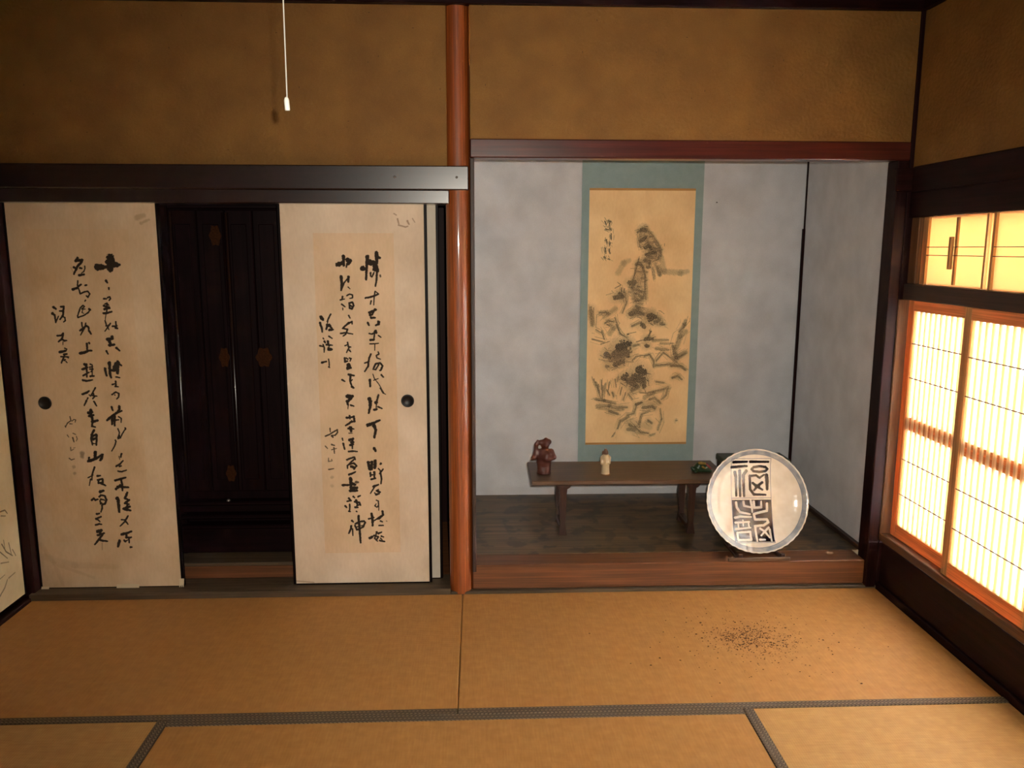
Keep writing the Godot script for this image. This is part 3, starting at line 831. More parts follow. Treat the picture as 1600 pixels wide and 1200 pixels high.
func sliding_door(called: String, label: String, x0: float, x1: float, z: float, y0: float, y1: float, paper: Material, pull_x: float) -> Node3D:
	var d := thing(called, Vector3((x0 + x1) * 0.5, y0, z), label, "sliding door", "", "structure")
	var hw := (x1 - x0) * 0.5
	var h := y1 - y0
	obj("paper", sheet(Vector3(-hw, h, 0), Vector3(hw * 2, 0, 0), Vector3(0, -h, 0), 0.004), paper, d, "cream paper panel")
	obj("backing", bx(-hw, hw, 0, h, -0.022, -0.005), M.black, d)
	for s in [-1, 1]:
		obj("stile", bx(s * (hw + 0.006) - 0.006, s * (hw + 0.006) + 0.006, -0.004, h, -0.024, 0.001, 0.002), M.black, d)
	obj("bottom_rail", bx(-hw, hw, -0.014, 0.0, -0.024, 0.0, 0.002), M.black, d)
	if pull_x > -90.0:
		var o := obj("finger_pull", lathe([Vector2(0, 0.0006), Vector2(0.021, 0.0006), Vector2(0.0235, 0.003), Vector2(0.027, 0.003), Vector2(0.029, 0.0)], 32), M.iron, d, "round dark metal finger pull")
		o.rotation.x = PI / 2
		o.position = Vector3(pull_x - (x0 + x1) * 0.5, 0.881 - y0, 0.0005)
	return d

func sliding_doors() -> void:
	var inkc := Color(0.17, 0.125, 0.075)
	# left-hand door
	var im := door_paper(618, 1705, 101, Color(0.83, 0.74, 0.60), Color(0.95, 0.89, 0.78))
	tint(im, Rect2i(70, 110, 430, 1380), Color(1.0, 0.97, 0.91), 0.35)
	ink(im, LEFT_DOOR_INK, 1.0, Vector2(0, 0), inkc, 5)
	ink(im, [[25, 220, 540, 62, 570, 52], [25, 120, 555, 85, 590, 70], [8, 300, 20, 1560, 150, 1600, 330, 1610], [7, 200, 10, 1500, 60, 1590, 90, 1690], [8, 160, 80, 1600, 230, 1660], [20, 60, 250, 270, 262, 300]], 1.0, Vector2.ZERO, Color(0.45, 0.34, 0.22), 6)
	var pl := std(Color(0.94, 0.90, 0.87), 0.9, tex(im))
	relief(pl, noise_image(256, 256, 0.02, 105, 4), 1.0)
	var d := sliding_door("door_1", "cream sliding door with running-script calligraphy, left of the dark altar", -1.974, -1.357, -0.07, 0.03, 1.735, pl, -1.886)
	# torn paper at its foot
	for f in [[0.33, 0.43, 0.012, 0.020], [-0.006 + 0.617, 0.632, 0.035, 0.006], [-0.004, 0.03, 0.006, 0.014]]:
		obj("torn_paper", scrap(f[0] - 0.3085, f[1] - 0.3085, -f[3], f[2]), std(Color(0.86, 0.79, 0.66), 0.9), d, "loose torn edge of the paper")
	# right-hand door
	im = door_paper(608, 1702, 111, Color(0.85, 0.78, 0.68), Color(0.96, 0.91, 0.83))
	tint(im, Rect2i(136, 122, 342, 1436), Color(0.995, 0.93, 0.83), 0.6)
	ink(im, RIGHT_DOOR_INK, 1.0, Vector2(0, 0), inkc, 7)
	ink(im, [[40, 60, 482, 40, 492, 46], [45, 70, 496, 62, 502, 84], [45, 60, 500, 88, 530, 96, 540, 92], [50, 80, 538, 70, 545, 84], [35, 50, 560, 60, 570, 76], [30, 60, 0, 1690, 80, 1698]], 1.0, Vector2.ZERO, Color(0.40, 0.26, 0.16), 8)
	var pr := std(Color(0.96, 0.93, 0.91), 0.9, tex(im))
	relief(pr, noise_image(256, 256, 0.02, 115, 4), 0.8)
	sliding_door("door_2", "cream sliding door with running-script calligraphy, beside the round post", -0.838, -0.230, -0.07, 0.032, 1.734, pr, -0.314)
	# the door behind it
	im = door_paper(128, 256, 121, Color(0.80, 0.74, 0.66), Color(0.90, 0.85, 0.78))
	sliding_door("door_3", "plain sliding door almost hidden behind the right calligraphy door", -0.80, -0.182, -0.118, 0.03, 1.735, std(Color(1, 1, 1), 0.9, tex(im)), -99.0)
	# left-hand wall: the near end of a painted door
	im = door_paper(1000, 1705, 131, Color(0.86, 0.78, 0.60), Color(0.95, 0.89, 0.74))
	ink(im, SIDE_DOOR_INK, 1.0, Vector2.ZERO, Color(0.25, 0.20, 0.13), 9)
	var s := thing("door_4", Vector3(-2.02, 0.03, -0.018), "sliding door with faint ink landscape on the left-hand wall", "sliding door", "", "structure")
	obj("paper", sheet(Vector3(0, 1.705, 1.0), Vector3(0, 0, -1.0), Vector3(0, -1.705, 0), 0.004), flipped(im), s, "cream paper with a faint ink landscape")
	obj("backing", bx(-0.022, -0.005, 0, 1.705, 0.0, 1.0), M.black, s)
	for z in [-0.002, 1.0]:
		obj("stile", bx(-0.024, 0.001, -0.004, 1.705, z - 0.002, z + 0.012, 0.002), M.black, s)
	obj("bottom_rail", bx(-0.024, 0.0, -0.014, 0.0, 0.0, 1.0, 0.002), M.black, s)
	var k := 5
	for z in [1.02, 2.02]:
		var e := thing("door_%d" % k, Vector3(-2.06, 0.03, z), "plain cream sliding door further along the left-hand wall", "sliding door", "plain doors of the left-hand wall", "structure")
		obj("paper", sheet(Vector3(0, 1.705, 0.99), Vector3(0, 0, -0.99), Vector3(0, -1.705, 0), 0.004), std(Color(0.9, 0.82, 0.66), 0.9), e)
		k += 1
	var e2 := thing("door_7", Vector3(-2.02, 0.03, 3.02), "plain cream sliding door nearest the rear wall", "sliding door", "", "structure")
	obj("paper", sheet(Vector3(0, 1.705, 0.82), Vector3(0, 0, -0.82), Vector3(0, -1.705, 0), 0.004), std(Color(0.9, 0.82, 0.66), 0.9), e2)

func flipped(im: Image) -> StandardMaterial3D:
	im.flip_x()     # the strokes are measured from the corner post, the panel's uv from its near end
	return std(Color(1, 1, 1), 0.9, tex(im))

func scrap(x0: float, x1: float, y0: float, y1: float) -> ArrayMesh:
	# a small curled strip of paper with a ragged lower edge
	var st := start()
	var n := 8
	for i in n:
		var q := []
		for c in [[i, 0], [i + 1, 0], [i + 1, 1], [i, 1]]:
			var t: float = float(c[0]) / n
			var rag := sin(t * 17.0) * 0.2 + 0.8
			q.append(Vector3(lerpf(x0, x1, t), y1 if c[1] == 0 else lerpf(y1, y0, rag), 0.002 + (0.010 * rag if c[1] == 1 else 0.0)))
		face(st, q, Vector3(0, 0.2, 1), Vector3.RIGHT, Vector3.UP)
	return done(st)

# ------------------------------------------------------------------ the window
func shoji(called: String, label: String, z0: float, z1: float, x: float) -> void:
	# x is the room face of the frame
	var p := thing(called, Vector3(x, 0.262, (z0 + z1) * 0.5), label, "paper window", "", "structure")
	var h := (z1 - z0) * 0.5
	var f := 0.022
	for s in [-1, 1]:
		var c: float = s * (h - 0.0175) + (0.004 if s < 0 else -0.004)
		obj("stile", bx(0, f, 0, 1.071, c - 0.0215, c + 0.0215, 0.002), M.pine, p)
	obj("rail", bx(0.001, f, 1.023, 1.071, -h + 0.035, h - 0.035, 0.002), M.pine, p)
	obj("rail", bx(0.001, f, 0.0, 0.060, -h + 0.035, h - 0.035, 0.002), M.pine, p)
	obj("rail", bx(0.0131, f - 0.003, 0.497, 0.557, -h + 0.035, h - 0.035, 0.002), M.pine, p)
	var w := 2.0 * (h - 0.035)
	var n := int(round(w / 0.0375))
	var slat := bx(0.005, 0.013, 0.060, 1.023, -0.0075, 0.0075, 0.001)
	for k in range(0, n):
		var o := obj("slat", slat, M.slat, p)
		o.position.z = -h + 0.035 + w * (k + 0.5) / n
	for y in [0.882, 0.732, 0.364, 0.203]:
		obj("cross_bar", bx(0.0035, 0.0065, y - 0.002, y + 0.002, -h + 0.035, h - 0.035, 0.0005), M.wire, p)
	obj("paper", sheet(Vector3(0.0175, 1.06, -h + 0.02), Vector3(0, 0, 2 * h - 0.04), Vector3(0, -1.05, 0), 0.0004), M.paper, p, "white translucent paper")

func window_wall() -> void:
	shoji("window_1", "slatted paper window panel next to the corner post", 0.004, 0.49, 1.882)
	shoji("window_2", "slatted paper window panel at the right edge, in front of the first", 0.452, 0.985, 1.858)
	shoji("window_3", "third slatted paper window panel from the corner post", 0.95, 1.48, 1.882)
	shoji("window_4", "slatted paper window panel furthest from the alcove", 1.445, 1.965, 1.858)
	# narrow upper window
	var panels := [[0.062, 0.501, 1.886, "window_5", "narrow upper window panel of yellowed paper next to the corner post"], [0.549, 1.05, 1.872, "window_6", "narrow upper window panel of yellowed paper at the right edge"], [1.0, 1.5, 1.886, "window_7", "third narrow upper window panel of yellowed paper"], [1.47, 1.965, 1.872, "window_8", "narrow upper window panel of yellowed paper furthest from the alcove"]]
	for q in panels:
		var p := thing(q[3], Vector3(q[2], 1.402, q[0]), q[4], "upper window", "", "structure")
		var w: float = q[1] - q[0]
		var side := 0.036 if q[0] < 0.1 else 0.014
		obj("stile", bx(0, 0.014, 0, 0.28, 0, side, 0.001), M.pine, p)
		obj("stile", bx(0, 0.014, 0, 0.28, w - 0.014, w, 0.001), M.pine, p)
		obj("rail", bx(0.0145, 0.02, 0, 0.006, side, w - 0.014 + (0.07 if side > 0.02 else 0.0), 0.001), M.pine, p)
		obj("rail", bx(0.0145, 0.02, 0.272, 0.28, side, w - 0.014 + (0.07 if side > 0.02 else 0.0), 0.001), M.pine, p)
		if q[0] < 0.1:
			obj("muntin", bx(0.003, 0.013, 0.006, 0.272, 0.229, 0.243, 0.001), M.pine, p)
			obj("pull_batten", bx(-0.012, 0.003, 0.068, 0.196, 0.212, 0.228, 0.002), M.pine, p, "short wooden grip batten")
		for y in [0.156, 0.122]:
			obj("cross_bar", bx(0.0, 0.003, y - 0.0015, y + 0.0015, side, w - 0.014, 0.0005), M.wire, p)
		obj("paper", sheet(Vector3(0.011, 0.278, 0.004), Vector3(0, 0, w - 0.008 + (0.07 if side > 0.02 else 0.0)), Vector3(0, -0.276, 0), 0.0004), M.old_paper, p, "yellowed translucent paper")

# ------------------------------------------------------------------ mats
func mat(x0: float, x1: float, z0: float, z1: float, label: String, m: Material, b0: float, b1: float) -> void:
	# borders b0 and b1 wide along the two long edges
	var along_x := x1 - x0 > z1 - z0
	var c := Vector3((x0 + x1) * 0.5, -0.055, (z0 + z1) * 0.5)
	var t := thing("tatami_mat", c, label, "tatami mat", "rush mats covering the floor")
	var hx := (x1 - x0) * 0.5 - 0.0012
	var hz := (z1 - z0) * 0.5 - 0.0012
	obj("rush_facing", bx(-hx, hx, 0.0, 0.055, -hz, hz, 0.004, 0 if along_x else 2), m, t, "woven straw-coloured rush")
	if along_x:
		if b0 > 0.0: obj("cloth_border", bx(-hx, hx, 0.0, 0.0562, -hz - 0.0006, -hz + b0, 0.001, 0), M.border, t, "grey braided cloth border")
		if b1 > 0.0: obj("cloth_border", bx(-hx, hx, 0.0, 0.0562, hz - b1, hz + 0.0006, 0.001, 0), M.border, t, "grey braided cloth border")
	else:
		if b0 > 0.0: obj("cloth_border", bx(-hx - 0.0006, -hx + b0, 0.0, 0.0562, -hz, hz, 0.001, 2), M.border, t, "grey braided cloth border")
		if b1 > 0.0: obj("cloth_border", bx(hx - b1, hx + 0.0006, 0.0, 0.0562, -hz, hz, 0.001, 2), M.border, t, "grey braided cloth border")

func mats() -> void:
	var b := 0.034
	mat(-1.99, -0.0755, 0.0, 0.958, "rush mat in front of the calligraphy doors and the altar", M.rush, 0.0, b)
	mat(-0.0755, 1.836, 0.0, 0.958, "rush mat with scattered dark crumbs in front of the alcove", M.rush, 0.0, b)
	mat(-1.035, 0.898, 0.958, 1.914, "rush mat in the middle of the bottom edge, between two corner mats", M.rush, b, b)
	mat(-1.99, -1.035, 0.958, 2.87, "rush mat at the bottom left corner", M.rush_pale, 0.0, b)
	mat(0.898, 1.836, 0.958, 2.87, "paler rush mat at the bottom right, by the paper window", M.rush_pale, b, 0.0)
	mat(-1.035, 0.898, 1.914, 2.87, "rush mat under the viewer's feet, second from the doors", M.rush, b, b)
	mat(-1.99, -0.0755, 2.87, 3.85, "rush mat along the rear wall on the left", M.rush, b, 0.0)
	mat(-0.0755, 1.836, 2.87, 3.85, "rush mat along the rear wall on the right", M.rush, b, 0.0)
	# crumbs
	var st := start()
	for k in 1100:
		var far := k < 330
		var p := Vector3(1.10 + rng.randfn(0.0, 0.20 if far else 0.085), 0.0, 0.47 + rng.randfn(0.0, 0.15 if far else 0.065))
		if p.x > 1.80 or p.z < 0.03 or p.z > 0.92: continue
		var r := rng.randf_range(0.0012, 0.0043) * (1.15 if k % 6 == 0 else 0.8)
		var tw := rng.randf() * TAU
		var ring := []
		for i in 5:
			var a := tw + TAU * i / 5.0
			ring.append(p + Vector3(cos(a) * r * rng.randf_range(0.6, 1.5), 0.0002, sin(a) * r * rng.randf_range(0.6, 1.3)))
		var top := p + Vector3(0, r * 0.7, 0)
		for i in 5:
			face(st, [ring[i], ring[(i + 1) % 5], top], (ring[i] + ring[(i + 1) % 5]) * 0.5 - p + Vector3(0, r, 0), Vector3.RIGHT, Vector3.BACK)
	var o := obj("crumbs", done(st), M.crumb)
	tag(o, "dark crumbs scattered on the rush mat in front of the alcove", "crumbs", "", "stuff")

# ------------------------------------------------------------------ altar cabinet behind the doors
func altar() -> void:
	var z := -0.28
	var t := thing("altar_cabinet", Vector3(-1.14, 0.105, z), "dark lacquered altar cabinet with folding doors, between the calligraphy doors", "cabinet")
	var st := start()
	box(st, Vector3(-0.30, 0.0, -0.6), Vector3(0.30, 1.72, -0.03), 0.004)
	obj("body", done(st), M.cabinet, t)
	for s in [-1, 1]:
		obj("frame_post", bx(s * 0.272 - 0.024, s * 0.272 + 0.024, 0.0, 1.72, -0.03, 0.012, 0.006), M.cabinet, t)
	obj("head_rail", bx(-0.248, 0.248, 1.615, 1.70, -0.03, 0.008, 0.005), M.cabinet, t)
	# four folding leaves, rounded along their edges
	var xs := [-0.247, -0.1235, 0.002, 0.1255, 0.247]
	for k in 4:
		var d := obj("door_leaf", bx(xs[k] + 0.001, xs[k + 1] - 0.001, 0.302, 1.612, -0.028, -0.006, 0.004), M.cabinet, t)
		obj("raised_edge", tube([Vector3(xs[k] + (0.008 if k % 2 == 0 else 0.118), 0.31, -0.006), Vector3(xs[k] + (0.008 if k % 2 == 0 else 0.118), 1.60, -0.006)], 0.011 if k % 2 == 0 else 0.005, 16), M.lacquer if k % 2 == 0 else M.cabinet, d)
		obj("panel", bx(xs[k] + 0.026, xs[k + 1] - 0.026, 0.36, 1.55, -0.012, -0.003, 0.004), M.cabinet, d)
	for f in [[-0.040, 1.498, 0.05, 0.09], [-0.030, 0.945, 0.045, 0.09], [0.150, 0.945, 0.07, 0.09], [-0.030, 0.392, 0.045, 0.08]]:
		obj("metal_fitting", fitting(f[0], f[1], f[2], f[3]), M.copper, t, "dull copper hinge plate")
	# mouldings, plinth panel
	for y in [0.256, 0.192, 0.144]:
		obj("moulding", bx(-0.285, 0.285, y - 0.014, y + 0.006, -0.03, 0.030 + (0.256 - y) * 0.12, 0.006), M.cabinet, t)
	obj("drawer_front", bx(-0.28, 0.28, 0.206, 0.24, -0.03, 0.012, 0.003), M.cabinet, t)
	obj("plinth_panel", bx(-0.28, 0.28, 0.006, 0.128, -0.03, 0.018, 0.003), M.cabinet, t)
	obj("knob", ball(0.009), M.nail, t, "small pale metal knob").position = Vector3(-0.045, 0.262, 0.014)
	# step in front of it
	var s2 := thing("wooden_step", Vector3(-1.14, 0.026, -0.20), "reddish wooden step board in front of the altar cabinet", "step board")
	obj("front_board", bx(-0.42, 0.42, 0.0, 0.060, 0.025, 0.045, 0.003), M.redwood, s2)
	obj("tread", bx(-0.42, 0.42, 0.060, 0.078, -0.10, 0.047, 0.003), M.sill, s2, "dusty grey tread")

func ball(r: float) -> SphereMesh:
	var m := SphereMesh.new()
	m.radius = r
	m.height = r * 2.0
	m.radial_segments = 16
	m.rings = 10
	return m

func fitting(x: float, y: float, w: float, h: float) -> ArrayMesh:
	var p := PackedVector2Array()
	for k in 24:
		var a := TAU * k / 24.0
		var r := 1.0 + 0.13 * cos(a * 6.0)
		p.append(Vector2(x + cos(a) * w * 0.5 * r, y + sin(a) * h * 0.5 * r))
	return prism(p, -0.004, 0.0005)

# ------------------------------------------------------------------ alcove
func alcove_things() -> void:
	# hanging scroll
	var s := thing("hanging_scroll", Vector3(0.913, 0.34, -1.07), "hanging scroll with an ink mountain landscape and pale blue-green mounting", "scroll")
	var silk := mottled(512, 71, Color(0.86, 0.90, 0.88), Color(1, 1, 1), 0.02, 0.5)
	var sk := std(Color(0.61, 0.68, 0.68), 0.8, tex(silk), Vector3(1, 2.4, 1))
	obj("mounting", sheet(Vector3(-0.338, 1.70, 0.004), Vector3(0.676, 0, 0), Vector3(0, -1.745, 0), 0.003), sk, s, "pale blue-green silk mounting")
	var im := door_paper(590, 1435, 141, Color(0.90, 0.74, 0.53), Color(1.0, 0.87, 0.66))
	ink(im, brushed(SCROLL_INK), 1.0, Vector2.ZERO, Color(0.13, 0.11, 0.085), 15, 0.45)
	obj("painting", sheet(Vector3(-0.296, 1.528, 0.0058), Vector3(0.590, 0, 0), Vector3(0, -1.435, 0), 0.0014), std(Color(1, 1, 1), 0.85, tex(im)), s, "tan paper with an ink landscape of peaks, trees and rocks")
	for y in [1.528, 0.090]:
		obj("edge_band", bx(-0.296, 0.294, y - 0.003, y + 0.009, 0.0045, 0.0068, 0.0005), std(Color(0.72, 0.52, 0.28), 0.7), s, "narrow gold-brown band")
	obj("roller", tube([Vector3(-0.375, -0.048, 0.008), Vector3(0.375, -0.048, 0.008)], 0.013, 16), M.table_leg, s, "brown wooden roller")
	obj("top_batten", bx(-0.338, 0.338, 1.695, 1.708, 0.0, 0.012, 0.003), M.table_leg, s)
	obj("cord", tube([Vector3(-0.12, 1.705, 0.008), Vector3(0, 1.86, 0.004), Vector3(0.12, 1.705, 0.008)], 0.0025, 8), M.table_leg, s)

	# low display table
	var t := thing("display_table", Vector3(0.745, 0.1265, -0.48), "low dark wooden table in the alcove, under the hanging scroll", "table")
	obj("table_top", bx(-0.49, 0.49, 0.288, 0.311, -0.18, 0.18, 0.004), M.table, t, "worn brown table top")
	for sx in [-1.0, 1.0]:
		var x: float = sx * 0.325
		# carved end board: flared bracket, waist, splayed foot
		var o := PackedVector2Array([Vector2(-0.048, 0.288), Vector2(-0.046, 0.268), Vector2(-0.034, 0.252), Vector2(-0.022, 0.240), Vector2(-0.020, 0.20), Vector2(-0.024, 0.15), Vector2(-0.014, 0.06), Vector2(-0.022, 0.012), Vector2(-0.024, 0.0), Vector2(0.024, 0.0), Vector2(0.022, 0.012), Vector2(0.014, 0.06), Vector2(0.018, 0.15), Vector2(0.020, 0.20), Vector2(0.024, 0.240), Vector2(0.040, 0.248), Vector2(0.050, 0.262), Vector2(0.048, 0.288)])
		for z in [-0.12, 0.07]:
			var l := obj("leg", prism(o, z - 0.014, z + 0.014), M.table_leg, t, "carved leg with a flared bracket")
			l.position.x = x
			l.scale.x = 0.85
		obj("foot_rail", bx(x - 0.017, x + 0.017, 0.02, 0.045, -0.106, 0.056, 0.003), M.table_leg, t)

	# large dish on its stand
	plate()

	# box behind it
	var b := thing("wooden_box", Vector3(1.42, 0.1265, -0.52), "dark wooden box mostly hidden behind the large dish", "box")
	obj("body", bx(-0.165, 0.165, 0.0, 0.33, -0.09, 0.05, 0.003), M.post, b)
	obj("lid", bx(-0.17, 0.17, 0.33, 0.362, -0.095, 0.055, 0.003), std(Color(0.20, 0.24, 0.19), 0.5), b, "dark green lid")

	# figures on the table
	var y := 0.4375
	var f := thing("carved_figure", Vector3(0.325, y, -0.44), "small reddish-brown carved figure at the left end of the alcove table", "figurine")
	var V := func(a: float, c: float, d: float) -> Vector3: return Vector3(a, c, d)
	var bones := [
		[V.call(0, 0.012, 0), V.call(0, 0.045, 0), 0.030, 0.026],
		[V.call(-0.012, 0.02, 0.01), V.call(-0.014, 0.06, 0.006), 0.016, 0.018],
		[V.call(0.014, 0.02, 0.01), V.call(0.014, 0.06, 0.006), 0.015, 0.018],
		[V.call(0, 0.06, 0), V.call(0.002, 0.10, 0), 0.030, 0.031],
		[V.call(0.010, 0.085, 0.022), V.call(0.012, 0.10, 0.022), 0.020, 0.018],
		[V.call(-0.026, 0.112, 0), V.call(-0.042, 0.085, 0.012), 0.015, 0.013],
		[V.call(-0.042, 0.085, 0.012), V.call(-0.052, 0.072, 0.004), 0.010, 0.006],
		[V.call(-0.034, 0.11, 0.004), V.call(-0.034, 0.152, 0.006), 0.011, 0.008],
		[V.call(-0.032, 0.150, 0.006), V.call(-0.028, 0.170, 0.006), 0.009, 0.005],
		[V.call(0.030, 0.112, 0), V.call(0.042, 0.085, 0.010), 0.015, 0.012],
		[V.call(0.042, 0.085, 0.010), V.call(0.026, 0.078, 0.026), 0.011, 0.008],
		[V.call(0.004, 0.128, 0.004), V.call(0.004, 0.146, 0.008), 0.014, 0.019],
		[V.call(-0.014, 0.160, 0.004), V.call(0.018, 0.162, 0.002), 0.013, 0.015],
		[V.call(0.004, 0.166, 0.002), V.call(0.008, 0.176, 0.0), 0.013, 0.008],
		[V.call(0.004, 0.144, 0.025), V.call(0.004, 0.147, 0.029), 0.004, 0.003]]
	obj("body", figure(bones, 0.004, 0.006), std(Color(0.30, 0.14, 0.095), 0.4), f, "reddish-brown carved wood").scale = Vector3(1.15, 1.0, 1.15)
	obj("belly_panel", figure([[V.call(0.014, 0.080, 0.037), V.call(0.016, 0.102, 0.036), 0.008, 0.007]], 0.003, 0.004), std(Color(0.62, 0.42, 0.22), 0.5), f, "tan patch held before the chest")
	obj("base", lathe([Vector2(0, 0), Vector2(0.034, 0), Vector2(0.036, 0.006), Vector2(0.032, 0.012), Vector2(0, 0.012)], 24), std(Color(0.26, 0.10, 0.07), 0.5), f)

	var g := thing("porcelain_figure", Vector3(0.631, y, -0.41), "small cream porcelain standing figure at the middle of the alcove table", "figurine")
	obj("robe", figure([
		[V.call(0, 0.004, 0), V.call(0, 0.05, 0), 0.021, 0.018],
		[V.call(0, 0.05, 0), V.call(0, 0.088, 0), 0.018, 0.020],
		[V.call(-0.018, 0.086, 0), V.call(-0.020, 0.058, 0.010), 0.009, 0.008],
		[V.call(0.018, 0.086, 0), V.call(0.016, 0.062, 0.014), 0.009, 0.007],
		[V.call(0, 0.062, 0.016), V.call(0.004, 0.07, 0.016), 0.008, 0.007]], 0.003, 0.005), std(Color(0.78, 0.69, 0.55), 0.28), g, "cream glazed robe")
	obj("head", figure([
		[V.call(0, 0.092, 0), V.call(0, 0.112, 0.002), 0.008, 0.0125],
		[V.call(0, 0.112, 0.002), V.call(0, 0.124, -0.002), 0.012, 0.008],
		[V.call(-0.010, 0.094, -0.006), V.call(-0.012, 0.114, -0.004), 0.007, 0.006],
		[V.call(0, 0.111, 0.014), V.call(0, 0.112, 0.016), 0.003, 0.002]], 0.0025, 0.004), std(Color(0.46, 0.34, 0.27), 0.4), g, "brown hooded head")
	obj("base", lathe([Vector2(0, 0), Vector2(0.026, 0), Vector2(0.026, 0.004), Vector2(0, 0.005)], 24), std(Color(0.45, 0.30, 0.14), 0.5), g)

	var h := thing("green_ornament", Vector3(1.125, y, -0.45), "small green and yellow glazed ornament on the table, beside the large dish", "ornament")
	obj("body", figure([
		[V.call(-0.025, 0.010, 0), V.call(0.02, 0.012, 0), 0.022, 0.024],
		[V.call(-0.01, 0.028, 0), V.call(0.01, 0.034, 0), 0.022, 0.018],
		[V.call(-0.04, 0.012, 0.01), V.call(-0.05, 0.022, 0.012), 0.012, 0.008],
		[V.call(0.035, 0.008, 0.014), V.call(0.045, 0.004, 0.018), 0.012, 0.008],
		[V.call(-0.03, 0.006, 0.024), V.call(-0.036, 0.004, 0.03), 0.010, 0.007]], 0.004, 0.008), std(Color(0.13, 0.21, 0.12), 0.3), h, "dark green glaze")
	obj("leaf", figure([[V.call(-0.012, 0.046, 0.012), V.call(0.014, 0.044, 0.016), 0.009, 0.007], [V.call(0.0, 0.030, 0.026), V.call(0.012, 0.022, 0.028), 0.007, 0.005]], 0.003, 0.004), std(Color(0.50, 0.40, 0.14), 0.35), h, "yellow glazed leaf")
	obj("fruit", figure([[V.call(0.024, 0.036, 0.006), V.call(0.044, 0.014, 0.012), 0.009, 0.007]], 0.003, 0.004), std(Color(0.45, 0.13, 0.10), 0.4), h, "dull red glazed piece")

	var q := thing("pebble", Vector3(1.655, 0.1265, -0.10), "small brown pebble on the alcove floor, right of the large dish", "stone")
	obj("stone", figure([[V.call(-0.010, 0.004, 0), V.call(0.010, 0.005, 0.002), 0.009, 0.008], [V.call(0.016, 0.002, -0.004), V.call(0.020, 0.002, -0.004), 0.005, 0.004]], 0.002, 0.004), std(Color(0.48, 0.36, 0.26), 0.7), q)

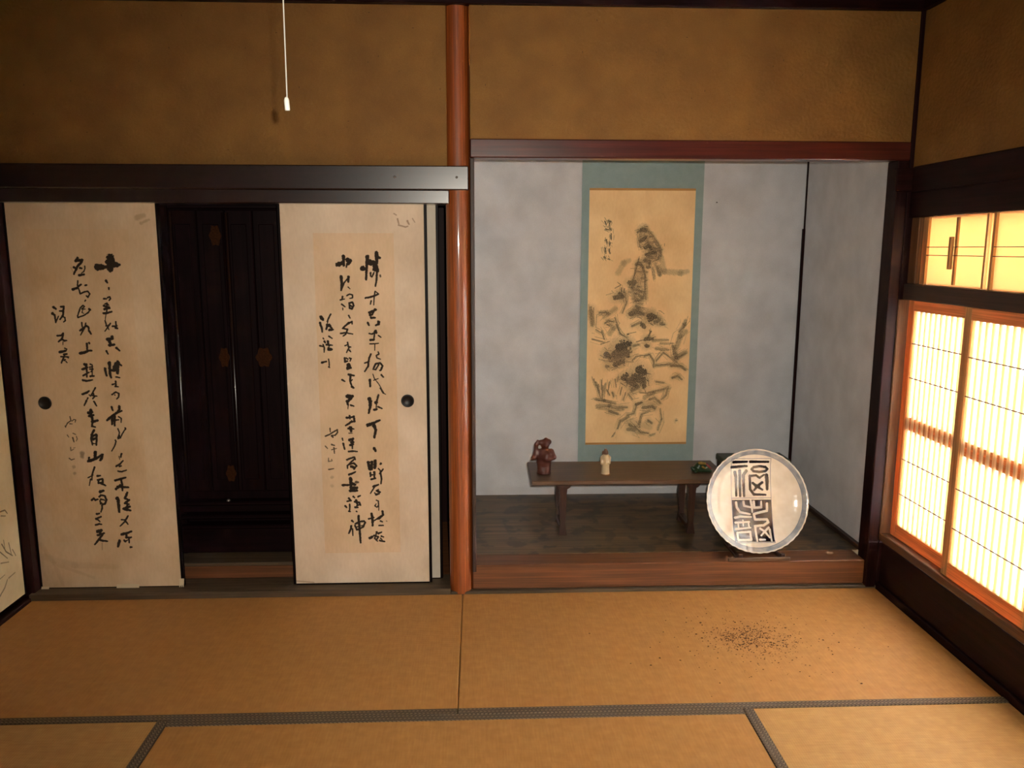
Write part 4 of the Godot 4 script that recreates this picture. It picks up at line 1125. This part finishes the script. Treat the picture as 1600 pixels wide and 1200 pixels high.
func plate() -> void:
	var R := 0.242
	var im := Image.create(1024, 1024, false, Image.FORMAT_RGB8)
	var glaze := noise_image(1024, 1024, 0.006, 81, 3)
	var ring := noise_image(256, 256, 0.03, 83, 3)
	for yy in 1024:
		for xx in 1024:
			var d := Vector2(xx - 511.5, yy - 511.5).length() / 512.0
			var c := Color(0.88, 0.84, 0.77).lerp(Color(0.95, 0.92, 0.87), glaze.get_pixel(xx, yy).r)
			var blue := 0.0
			if d > 0.90: blue = 0.75 * (0.75 + 0.7 * (ring.get_pixel(xx / 4, yy / 4).r - 0.5))
			if d > 0.975: blue = 0.15
			if absf(d - 0.90) < 0.006: blue = 0.75
			im.set_pixel(xx, yy, c.lerp(Color(0.40, 0.45, 0.52), blue))
	var dark := Color(0.09, 0.09, 0.14)
	var px := func(x: float, y: float) -> Vector2i: return Vector2i(int(512 + x * 512), int(512 + y * 512))
	# ruled frame, dark lower field
	var lo: Vector2i = px.call(-0.452, -0.015)
	var hi: Vector2i = px.call(0.325, 0.79)
	im.fill_rect(Rect2i(lo, hi - lo), dark)
	for l in [[-0.46, -0.82, -0.452, 0.80], [0.325, -0.82, 0.333, 0.80], [-0.46, -0.82, 0.333, -0.812], [-0.46, -0.055, 0.333, -0.045], [-0.46, 0.80, 0.333, 0.808]]:
		var a: Vector2i = px.call(l[0], l[1])
		var b: Vector2i = px.call(l[2], l[3])
		im.fill_rect(Rect2i(a, b - a + Vector2i(1, 1)), Color(0.50, 0.50, 0.56))
	ink(im, PLATE_DARK, 0.512, Vector2(-1000, -1000), dark, 85)
	ink(im, PLATE_WHITE, 0.512, Vector2(-1000, -1000), Color(0.88, 0.85, 0.80), 86)
	var m := std(Color(1, 1, 1), 0.14, tex(im))
	m.clearcoat_enabled = true
	m.clearcoat_roughness = 0.05
	var p := thing("large_dish", Vector3(1.303, 0.130, -0.055), "large blue and white dish with two seal-script characters, leaning on a stand", "dish")
	var face_ := Node3D.new()
	var prof := [Vector2(0, 0.004), Vector2(0.05, 0.0042), Vector2(0.11, 0.006), Vector2(0.16, 0.012), Vector2(0.195, 0.022), Vector2(0.215, 0.033), Vector2(0.232, 0.043), Vector2(0.240, 0.0475), Vector2(R, 0.0475), Vector2(0.240, 0.044), Vector2(0.230, 0.036), Vector2(0.20, 0.016), Vector2(0.15, 0.002), Vector2(0.13, -0.004), Vector2(0.13, -0.012), Vector2(0.122, -0.012), Vector2(0.12, -0.004), Vector2(0, -0.003)]
	prof.reverse()
	var o := obj("dish_body", lathe(prof, 176, 44, 0.005), m, p, "white glazed dish, blue-grey rim, dark seal-script characters")
	face_.free()
	var lean := deg_to_rad(17.0)
	# local y of the lathe faces the viewer, tipped back; local -z is up
	o.basis = Basis(Vector3.RIGHT, PI / 2 - lean)
	o.position = Vector3(0, 0.012 + R * cos(lean), -0.035 - R * sin(lean))
	# its easel
	var e := thing("dish_stand", Vector3(1.303, 0.1265, -0.075), "low brown wooden easel holding the large dish", "stand")
	for s in [-1.0, 1.0]:
		obj("foot", bx(s * 0.10 - 0.011, s * 0.10 + 0.011, 0.0, 0.014, -0.17, 0.055, 0.003), M.table_leg, e)
		obj("lip", bx(s * 0.10 - 0.011, s * 0.10 + 0.011, 0.014, 0.034, 0.038, 0.052, 0.003), M.table_leg, e)
		obj("upright", slanted(s * 0.10, 0.0), M.table_leg, e)
	obj("front_bar", bx(-0.16, 0.13, 0.004, 0.022, 0.052, 0.064, 0.003), M.table, e)
	obj("cross_bar", bx(-0.10, 0.10, 0.10, 0.115, -0.128, -0.116, 0.003), M.table_leg, e)

func slanted(x: float, y: float) -> ArrayMesh:
	var st := start()
	var a := Vector3(x, 0.012, -0.10)
	var b := Vector3(x, 0.22, -0.165)
	var d := (b - a).normalized()
	var n := d.cross(Vector3.RIGHT).normalized() * 0.006
	var w := Vector3.RIGHT * 0.010
	for q in [[a - w + n, a + w + n, b + w + n, b - w + n, n], [a - w - n, a + w - n, b + w - n, b - w - n, -n], [a - w + n, a - w - n, b - w - n, b - w + n, -w], [a + w + n, a + w - n, b + w - n, b + w + n, w], [b - w + n, b + w + n, b + w - n, b - w - n, d], [a - w + n, a + w + n, a + w - n, a - w - n, -d]]:
		face(st, [q[0], q[1], q[2], q[3]], q[4], d, Vector3.RIGHT)
	return done(st)

# ------------------------------------------------------------------ pull cord
func small_things() -> void:
	var c := thing("pull_cord", Vector3(-0.369, 1.8135, 1.797), "white pull cord with a small white plastic tip hanging from above", "pull cord")
	obj("cord", tube([Vector3(0, 0.024, 0), Vector3(0.001, 0.3, 0), Vector3(0, 0.7865, 0)], 0.0013, 8), M.white_plastic, c)
	obj("tip", lathe([Vector2(0, 0), Vector2(0.0042, 0.0), Vector2(0.005, 0.002), Vector2(0.005, 0.019), Vector2(0.0035, 0.024), Vector2(0.0, 0.026)], 20), M.white_plastic, c, "white plastic tip").rotation.z = 0.06
